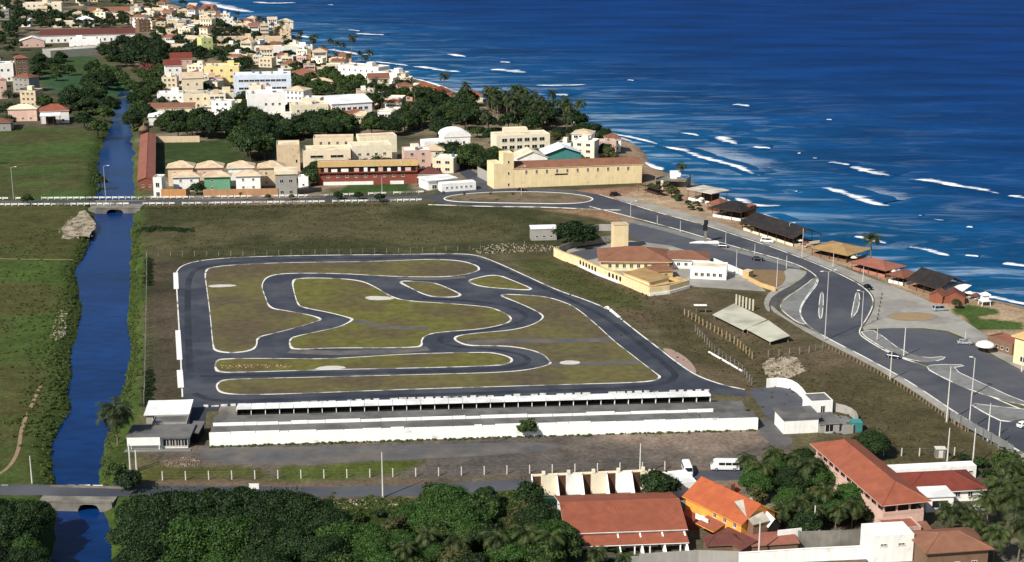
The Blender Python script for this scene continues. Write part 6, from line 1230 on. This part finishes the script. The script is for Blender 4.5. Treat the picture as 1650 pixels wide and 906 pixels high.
plant('mid', G(928, 396), 'dark round tree behind the track by the restaurant', None, 1.75, 1.15); plant('palmbig', G(190, 716), 'tall coconut palm on the canal bank beside the white shed', None, 1.3, 1.2)
grove([(1195, 790), (1290, 745), (1390, 800), (1405, 850), (1300, 868), (1215, 840)], 17, ['near', 'nearb', 'nearb', 'mid', 'olive'], dict(olive='olive scrub tree in the garden between orange and pink houses', near='dark broadleaf tree in the garden between orange and pink houses', nearb='bright green tree in the garden between orange and pink houses', mid='small-leaved dark tree in the garden between orange and pink houses'), dict(near='dark garden trees', nearb='bright garden trees', olive='olive garden trees', mid='small dark garden trees'), .55, .85, 4)
for x, y, s, lab in ((1200, 775, .75, 'palm beside the minibus, left of the garden trees'), (1243, 768, .8, 'palm at the top of the garden trees, right of minibus'), (1276, 772, .7, 'palm between the minibus palms and pink roof'), (1312, 860, .7, 'palm before the concrete garden wall, left'), (1345, 858, .7, 'palm before the concrete garden wall, right'), (1255, 858, .7, 'palm behind the dark annex'), (1285, 850, .8, 'tall palm in the lower garden between the annex and the wall palms'), (1372, 852, .75, 'palm against the pink house wall'), (1330, 838, .85, 'palm rising from the middle of the garden trees'), (1228, 792, .8, 'palm at the left of the garden trees below the minibus'), (1300, 790, .85, 'palm at the top of the garden beside the pink roof')): plant('palmn', G(x, y), lab, None, s)
for x, y, s, lab in ((1530, 870, .95, 'leaning palm before the white block house'), (1555, 868, .8, 'palm right of the leaning palm'), (1590, 855, .9, 'palm standing over the white car'), (1612, 842, 1.1, 'tall palm by the white wall, left of the edge palms'), (1632, 862, 1.15, 'tall palm near the right edge'), (1655, 845, 1.1, 'palm cut by the right edge, upper'), (1640, 905, 1.0, 'palm at the bottom right corner'), (1600, 905, .9, 'palm above the corner house roof'), (1570, 880, .75, 'short palm over the corner house ridge'), (1625, 800, 1.0, 'palm under the panel barrier, right'), (1655, 798, 1.05, 'palm under the panel barrier, at the edge')): plant('palmn', G(x, y), lab, None, s)
grove([(1540, 735), (1600, 735), (1660, 770), (1660, 800), (1585, 790)], 8, ['olive', 'midb', 'bushd'], dict(olive='scrubby tree below the panel barrier', midb='green tree below the panel barrier', bushd='dark bush below the panel barrier'), dict(olive='scrub below the barrier', midb='trees below the barrier', bushd='bushes below the barrier'), .6, .9, 3.2)
# canal banks: low ragged scrub, uncountable
def scrub(name, label, path_px, n, spread, smin, smax, m, seed=3, zz=0.0, size=.13):
    rs = np.random.RandomState(seed); P = chaikin(GP(path_px), 2, False); Q = resample(P, 1.0); C = []; Rr = []
    for k in range(n):
        q = Q[rs.randint(len(Q))]; C.append((q.x + rs.normal() * spread, q.y + rs.normal() * spread, .12)); Rr.append(rs.uniform(smin, smax))
    C = np.array(C); Rr = np.array(Rr); dk = np.where(C[:, 0] < -40, sdist(C[:, 0], C[:, 1], canal_xy), -9.0); C[:, 2] += np.minimum(0.0, -2.3 - np.maximum(dk, -4.5) * .52); ok = dk < -.8; C = C[ok]; Rr = Rr[ok]
    V, F = leaf_cloud(rs, C, Rr, len(C) * 60, size, .6)
    o = link(name, npmesh(name, V, F, m)); tag(o, label, 'scrub', kind='stuff'); return o
SC1 = leafmat('bank_weeds', (64, 82, 36), (98, 114, 56), .1); SC2 = leafmat('dry_weeds', (80, 74, 44), (108, 98, 62), .1)
scrub('bank_scrub', 'ragged green scrub along the left canal bank', [(80, 778), (76, 745), (79, 710), (96, 680), (109, 660), (103, 640), (109, 600), (106, 570), (118, 530), (125, 500), (119, 470), (113, 432), (131, 412), (138, 392), (146, 355)], 1100, 1.3, .3, .8, SC1, 3, -.35)
scrub('bank_scrub', 'ragged green scrub along the right canal bank beside the track', [(164, 776), (167, 740), (172, 710), (178, 684), (192, 652), (202, 622), (211, 592), (215, 562), (208, 530), (212, 490), (215, 440), (214, 392), (219, 354)], 1100, 1.2, .3, .8, SC1, 4, -.35)
scrub('bank_scrub', 'tangled green growth over the left bank field edge', [(60, 700), (80, 640), (95, 580), (108, 540), (112, 470)], 900, 4.0, .2, .6, SC1, 5, -.1)
scrub('bank_scrub', 'scrub along the left bank of the far canal reach', [(156, 318), (156, 280), (157, 250), (164, 232), (176, 205)], 420, 2.0, .5, 1.6, LEAFB, 6, 0)
scrub('fence_scrub', 'dark scrub along the fence left of the track', [(240, 418), (240, 440), (240, 462)], 90, .7, .4, .9, LEAF, 7, 0); scrub('fence_scrub', 'dark scrub at the near end of the left fence', [(239, 600), (238, 640), (237, 655)], 110, .7, .4, .9, LEAF, 8, 0)
scrub('field_weeds', 'dry weeds scattered over the field behind the track', [(240, 345), (400, 350), (620, 345), (860, 360), (700, 385), (420, 395), (260, 400)], 900, 9, .12, .35, SC2, 9, 0); scrub('field_weeds', 'dry weeds in the field right of the track', [(900, 430), (1000, 480), (1120, 540), (1300, 620), (1450, 680), (1400, 720), (1500, 715)], 900, 8, .12, .35, SC2, 10, 0)
scrub('road_weeds', 'green weeds along the foot of the white pit wall', [(338, 721), (700, 709), (1000, 700), (1215, 694)], 300, .35, .15, .4, SC1, 11, 0); scrub('field_weeds', 'tall dark weeds before the far bridge', [(225, 372), (262, 368), (300, 372)], 220, 1.6, .4, 1.0, LEAF, 12, 0)
scrub('field_weeds', 'weedy clumps in the left meadow', [(10, 600), (40, 560), (20, 500), (70, 450), (40, 380), (90, 370)], 420, 7, .12, .4, SC1, 14, 0); scrub('road_weeds', 'weeds along the far balustrade', [(230, 336), (420, 334), (620, 330)], 300, 1.2, .3, .8, SC2, 15, 0)
scrub('garden_weeds', 'low green growth on the slope below the front road', [(430, 812), (640, 818), (860, 806)], 500, 2.2, .3, .8, SC1, 16, 0)
# far canal trees and town trees
grove([(112, 165), (150, 120), (186, 140), (182, 175), (166, 225), (132, 215)], 26, ['mid', 'midb'], dict(mid='dark tree on the left bank of the far canal', midb='green tree on the left bank of the far canal'), dict(mid='dark far canal trees, left bank', midb='green far canal trees, left bank'), .9, 1.4, 5)
grove([(212, 150), (240, 135), (246, 165), (236, 205), (214, 215)], 14, ['mid', 'midb'], dict(mid='dark tree on the right bank of the far canal', midb='green tree on the right bank of the far canal'), dict(mid='dark far canal trees, right bank', midb='green far canal trees, right bank'), .9, 1.3, 5)
for x, y, s in ((162, 300, 1.0), (155, 290, .8), (160, 312, .7)): plant('bush', G(x, y), 'bush overhanging the far canal before the bridge', 'bushes on the far canal', s * 1.6)
grove([(250, 222), (315, 208), (420, 205), (446, 240), (440, 262), (400, 262), (380, 232), (330, 226)], 30, ['mid', 'mid', 'midb'], dict(mid='dense dark tree in the grove behind the far lawn', midb='greener tree in the grove behind the far lawn'), dict(mid='dark grove behind the far lawn', midb='green grove behind the far lawn'), 1.1, 1.7, 5)
grove([(440, 210), (540, 202), (620, 205), (640, 222), (575, 222), (500, 224), (450, 235)], 26, ['mid', 'midb'], dict(mid='dark tree in the belt behind the beige mansion', midb='green tree in the belt behind the beige mansion'), dict(mid='dark belt behind the mansion', midb='green belt behind the mansion'), .9, 1.4, 5)
grove([(560, 150), (640, 148), (760, 172), (800, 215), (790, 245), (765, 235), (700, 222), (650, 215), (610, 190)], 60, ['mid', 'midb', 'mid', 'palmd'], dict(mid='dark tree in the wood between mansion and sea', midb='green tree in the wood between mansion and sea', palmd='palm in the wood between mansion and sea'), dict(mid='dark wood trees', midb='green wood trees', palmd='wood palms'), .9, 1.5, 5)
grove([(775, 172), (850, 178), (905, 190), (932, 206), (930, 222), (880, 215), (800, 212)], 64, ['palmd', 'palmd', 'palm', 'mid'], dict(palmd='dark palm in the palm grove on the point', palm='pale palm in the palm grove on the point', mid='dark tree among the palms on the point'), dict(palmd='dark palms on the point', palm='pale palms on the point', mid='trees on the point'), 1.1, 1.6, 3.5)
grove([(890, 225), (940, 212), (975, 225), (995, 248), (985, 262), (920, 250)], 26, ['mid', 'olive', 'bushd'], dict(mid='dark shrubby tree on the shore slope by the teal gable', olive='grey-green scrub tree on the shore slope by the teal gable', bushd='dark bush on the shore slope by the teal gable'), dict(mid='shore slope trees', olive='shore slope scrub', bushd='shore slope bushes'), .7, 1.1, 4)
grove([(690, 275), (700, 255), (760, 255), (790, 275), (770, 285), (740, 270), (715, 285)], 14, ['mid', 'midb', 'olive'], dict(mid='dark tree along the side street', midb='light green tree along the side street', olive='olive tree along the side street'), dict(mid='dark street trees', midb='light street trees', olive='olive street trees'), .8, 1.2, 4)
grove([(480, 290), (512, 280), (515, 300), (490, 302)], 5, ['mid', 'midb'], dict(mid='dark tree between the terrace and red building', midb='green tree between the terrace and red building'), dict(mid='dark trees by red building', midb='green trees by red building'), .7, 1.0, 4)
grove([(545, 282), (640, 276), (680, 274), (680, 280), (560, 287)], 11, ['mid', 'midb'], dict(mid='small dark tree behind the red building roof', midb='small green tree behind the red building roof'), dict(mid='dark trees behind red roof', midb='green trees behind red roof'), .7, 1.0, 4)
grove([(-120, 150), (110, 160), (118, 190), (60, 206), (-120, 200)], 24, ['mid', 'midb', 'palmd'], dict(mid='dark tree around the houses left of the far canal', midb='green tree around the houses left of the far canal', palmd='palm around the houses left of the far canal'), dict(mid='dark trees left of far canal', midb='green trees left of far canal', palmd='palms left of far canal'), .8, 1.2, 5)
grove([(48, 100), (90, 85), (110, 105), (112, 130), (60, 135)], 14, ['midb', 'mid'], dict(mid='dark tree on the green slope', midb='green tree on the green slope'), dict(mid='dark slope trees', midb='green slope trees'), .8, 1.2, 5)
wood([(165, 94), (200, 78), (215, 70), (270, 82), (262, 114), (215, 120), (180, 110)], 60, LEAF, 'thick dark wood below the dark red hall', 1.1, 1.8, 5, seed=1)
wood([(285, 70), (325, 66), (330, 92), (310, 106), (290, 98)], 20, LEAF, 'dark trees left of the lime tower house', 1.0, 1.5, 4.5, seed=2)
wood([(345, 94), (402, 80), (408, 106), (392, 120), (345, 100)], 26, LEAF, 'dark trees right of the lime tower house', .9, 1.4, 4.5, seed=3)
wood([(-150, 4), (50, 10), (100, 30), (70, 54), (20, 60), (-150, 60)], 90, LEAF, 'dark wood at the top left edge', 1.2, 1.9, 7, seed=4)
wood([(60, 30), (240, 24), (240, 48), (110, 52), (60, 46)], 50, LEAF, 'trees between the two red-roofed halls', .9, 1.4, 6, seed=5)
wood([(60, -6), (250, -8), (330, 18), (300, 30), (200, 14), (100, 8)], 44, LEAF, 'trees near the far headland', 1.0, 1.5, 7, seed=6)
wood([(200, 30), (330, 30), (350, 58), (250, 52)], 64, LEAFO, 'grey-green trees among the houses by the headland', .6, 1.0, 6, seed=7)
wood([(250, 56), (330, 50), (330, 96), (260, 118), (240, 90)], 52, LEAF, 'dark trees among the houses above the stepped white house', .7, 1.1, 6, seed=8)
wood([(330, 36), (420, 60), (480, 80), (545, 104), (548, 128), (480, 118), (400, 100), (345, 78)], 105, LEAF, 'dark trees among the houses above the striped hotel', .6, 1.1, 6, seed=9)
wood([(470, 124), (560, 128), (620, 150), (600, 168), (540, 160), (480, 166)], 56, LEAFB, 'green trees between the striped hotel and the sea-front villas', .8, 1.2, 5, seed=10)
wood([(150, 112), (190, 122), (208, 138), (204, 150), (186, 142), (160, 128)], 12, LEAFB, 'green trees closing off the head of the far canal', .8, 1.2, 5, seed=21)
wood([(470, 178), (600, 196), (640, 212), (560, 206), (480, 202)], 26, LEAF, 'dark trees among the houses behind the beige mansion', .6, 1.0, 5, seed=22)
wood([(250, 150), (330, 118), (400, 116), (400, 160), (330, 176), (260, 176)], 44, LEAF, 'dark trees among the houses right of the far canal', .55, .95, 6, seed=23)
wood([(212, 125), (268, 118), (270, 150), (250, 160), (240, 150)], 18, LEAFB, 'green trees behind the right bank of the far canal', .9, 1.3, 5, seed=11)
wood([(-160, 62), (40, 66), (36, 96), (-160, 100)], 26, LEAF, 'dark trees at the left edge below the halls', .9, 1.4, 6, seed=12)
grove([(330, 30), (460, 56), (560, 98), (620, 118), (700, 144), (700, 152), (600, 130), (500, 96), (400, 64), (330, 40)], 30, ['palmd'], 'palm along the far sea front', 'far sea-front palms', .9, 1.4, 9, .8)
for x, yb, yt, lab in ((567, 98, 56, 'lone tall palm standing out against the sea'), (541, 92, 66, 'dark slim palm left of the lone tall palm'), (715, 155, 118, 'tall palm over the orange villas'), (1402, 432, 373, 'dark lone palm behind the tan and rose kiosks'), (1096, 300, 263, 'palm beside the concrete sea ruin')):
    P = G(x, yb); h = topz(x, yb, yt); plant('palmd', P, lab, None, h / 10.0 * (1.25 if h < 18 else .9), h / 10.0)
plant('flower', G(238, 124), 'dusty pink flowering tree beside the white stepped house', None, 1.3)
for x, y, lab in ((714, 323, 'first'), (748, 325, 'second'), (790, 325, 'third'), (826, 325, 'fourth')): plant('palmd', G(x, y), lab + ' small dark palm from left on the roundabout island', 'roundabout palms', .32, .4)
for x, y, s, k, lab in ((318, 314, .7, 'mid', 'dark tree before the leftmost front terrace house'), (388, 323, .35, 'palm', 'small palm before the tan terrace wall'), (432, 322, .4, 'olive', 'reddish shrub before the tan terrace wall'), (470, 322, .4, 'olive', 'shrub before the grey terrace house'), (545, 322, .45, 'mid', 'small dark tree on the far road, left of red building'), (578, 322, .45, 'mid', 'small dark tree on the far road before red building'), (612, 326, .5, 'mid', 'small dark tree at the pole before red building'), (45, 330, .6, 'midb', 'small tree beside the far left street lamp')): plant(k, G(x, y), lab, None, s)
grove([(1040, 292), (1060, 300), (1120, 330), (1140, 345), (1120, 342), (1070, 318), (1045, 306)], 12, ['bushd', 'olive', 'bush'], dict(bushd='dark bush on the shore between ruin and kiosks', olive='grey scrub on the shore between ruin and kiosks', bush='green bush on the shore between ruin and kiosks'), dict(bushd='dark shore bushes', olive='shore scrub', bush='green shore bushes'), .5, .9, 3)
for x, y, s, lab in ((1200, 368, .6, 'grey shrub before the long black kiosk, left'), (1215, 376, .5, 'grey shrub before the long black kiosk, right'), (1540, 497, .5, 'shrub behind the silver van')): plant('olive', G(x, y), lab, None, s)

grove([(255, 205), (300, 195), (318, 200), (300, 215), (258, 218)], 8, ['mid', 'midb'], dict(mid='dark tree right behind the domed turret', midb='green tree right behind the domed turret'), dict(mid='dark trees behind turret', midb='green trees behind turret'), .8, 1.2, 4)
grove([(378, 200), (405, 196), (405, 172), (386, 172)], 6, ['mid'], 'tall dark tree left of the plain white house', 'trees left of plain white house', .9, 1.3, 4)
grove([(462, 200), (484, 200), (470, 176), (462, 178)], 5, ['mid', 'olive'], dict(mid='dark tree right of the plain white house', olive='yellowish tree right of the plain white house'), dict(mid='dark trees right of white house', olive='yellow trees right of white house'), .7, 1.0, 4)
grove([(690, 250), (720, 250), (800, 262), (800, 280), (770, 272), (720, 262)], 16, ['mid', 'midb', 'midb'], dict(mid='dark tree before the barrel-roofed house', midb='light green tree before the barrel-roofed house'), dict(mid='dark trees before barrel house', midb='light trees before barrel house'), .8, 1.2, 4)
grove([(800, 262), (890, 258), (890, 266), (805, 270)], 9, ['mid', 'midb', 'olive'], dict(mid='dark tree before the cream apartments', midb='green tree before the cream apartments', olive='olive tree before the cream apartments'), dict(mid='dark trees before apartments', midb='green trees before apartments', olive='olive trees before apartments'), .6, .95, 4)
# ------------------------------------------------------------------ labels: look-alikes are told apart by their place from left to right
ONES = ['', 'first', 'second', 'third', 'fourth', 'fifth', 'sixth', 'seventh', 'eighth', 'ninth', 'tenth', 'eleventh', 'twelfth', 'thirteenth', 'fourteenth', 'fifteenth', 'sixteenth', 'seventeenth', 'eighteenth', 'nineteenth', 'twentieth']
TENS = {20: 'twenty', 30: 'thirty', 40: 'forty', 50: 'fifty'}
def ordinal(k): return ONES[k] if k <= 20 else (TENS[k // 10 * 10] + '-' + ONES[k % 10] if k % 10 else TENS[k // 10 * 10].replace('y', 'ieth'))
by = {}
for o in COL.objects:
    if o.parent is None and 'label' in o and o.get('kind') is None: by.setdefault(o['label'], []).append(o)
for lab, es in by.items():
    if len(es) > 1:
        for k, o in enumerate(sorted(es, key=lambda q: proj(q.location)[0])): o['label'] = f'{lab}, {ordinal(k + 1)} from left'
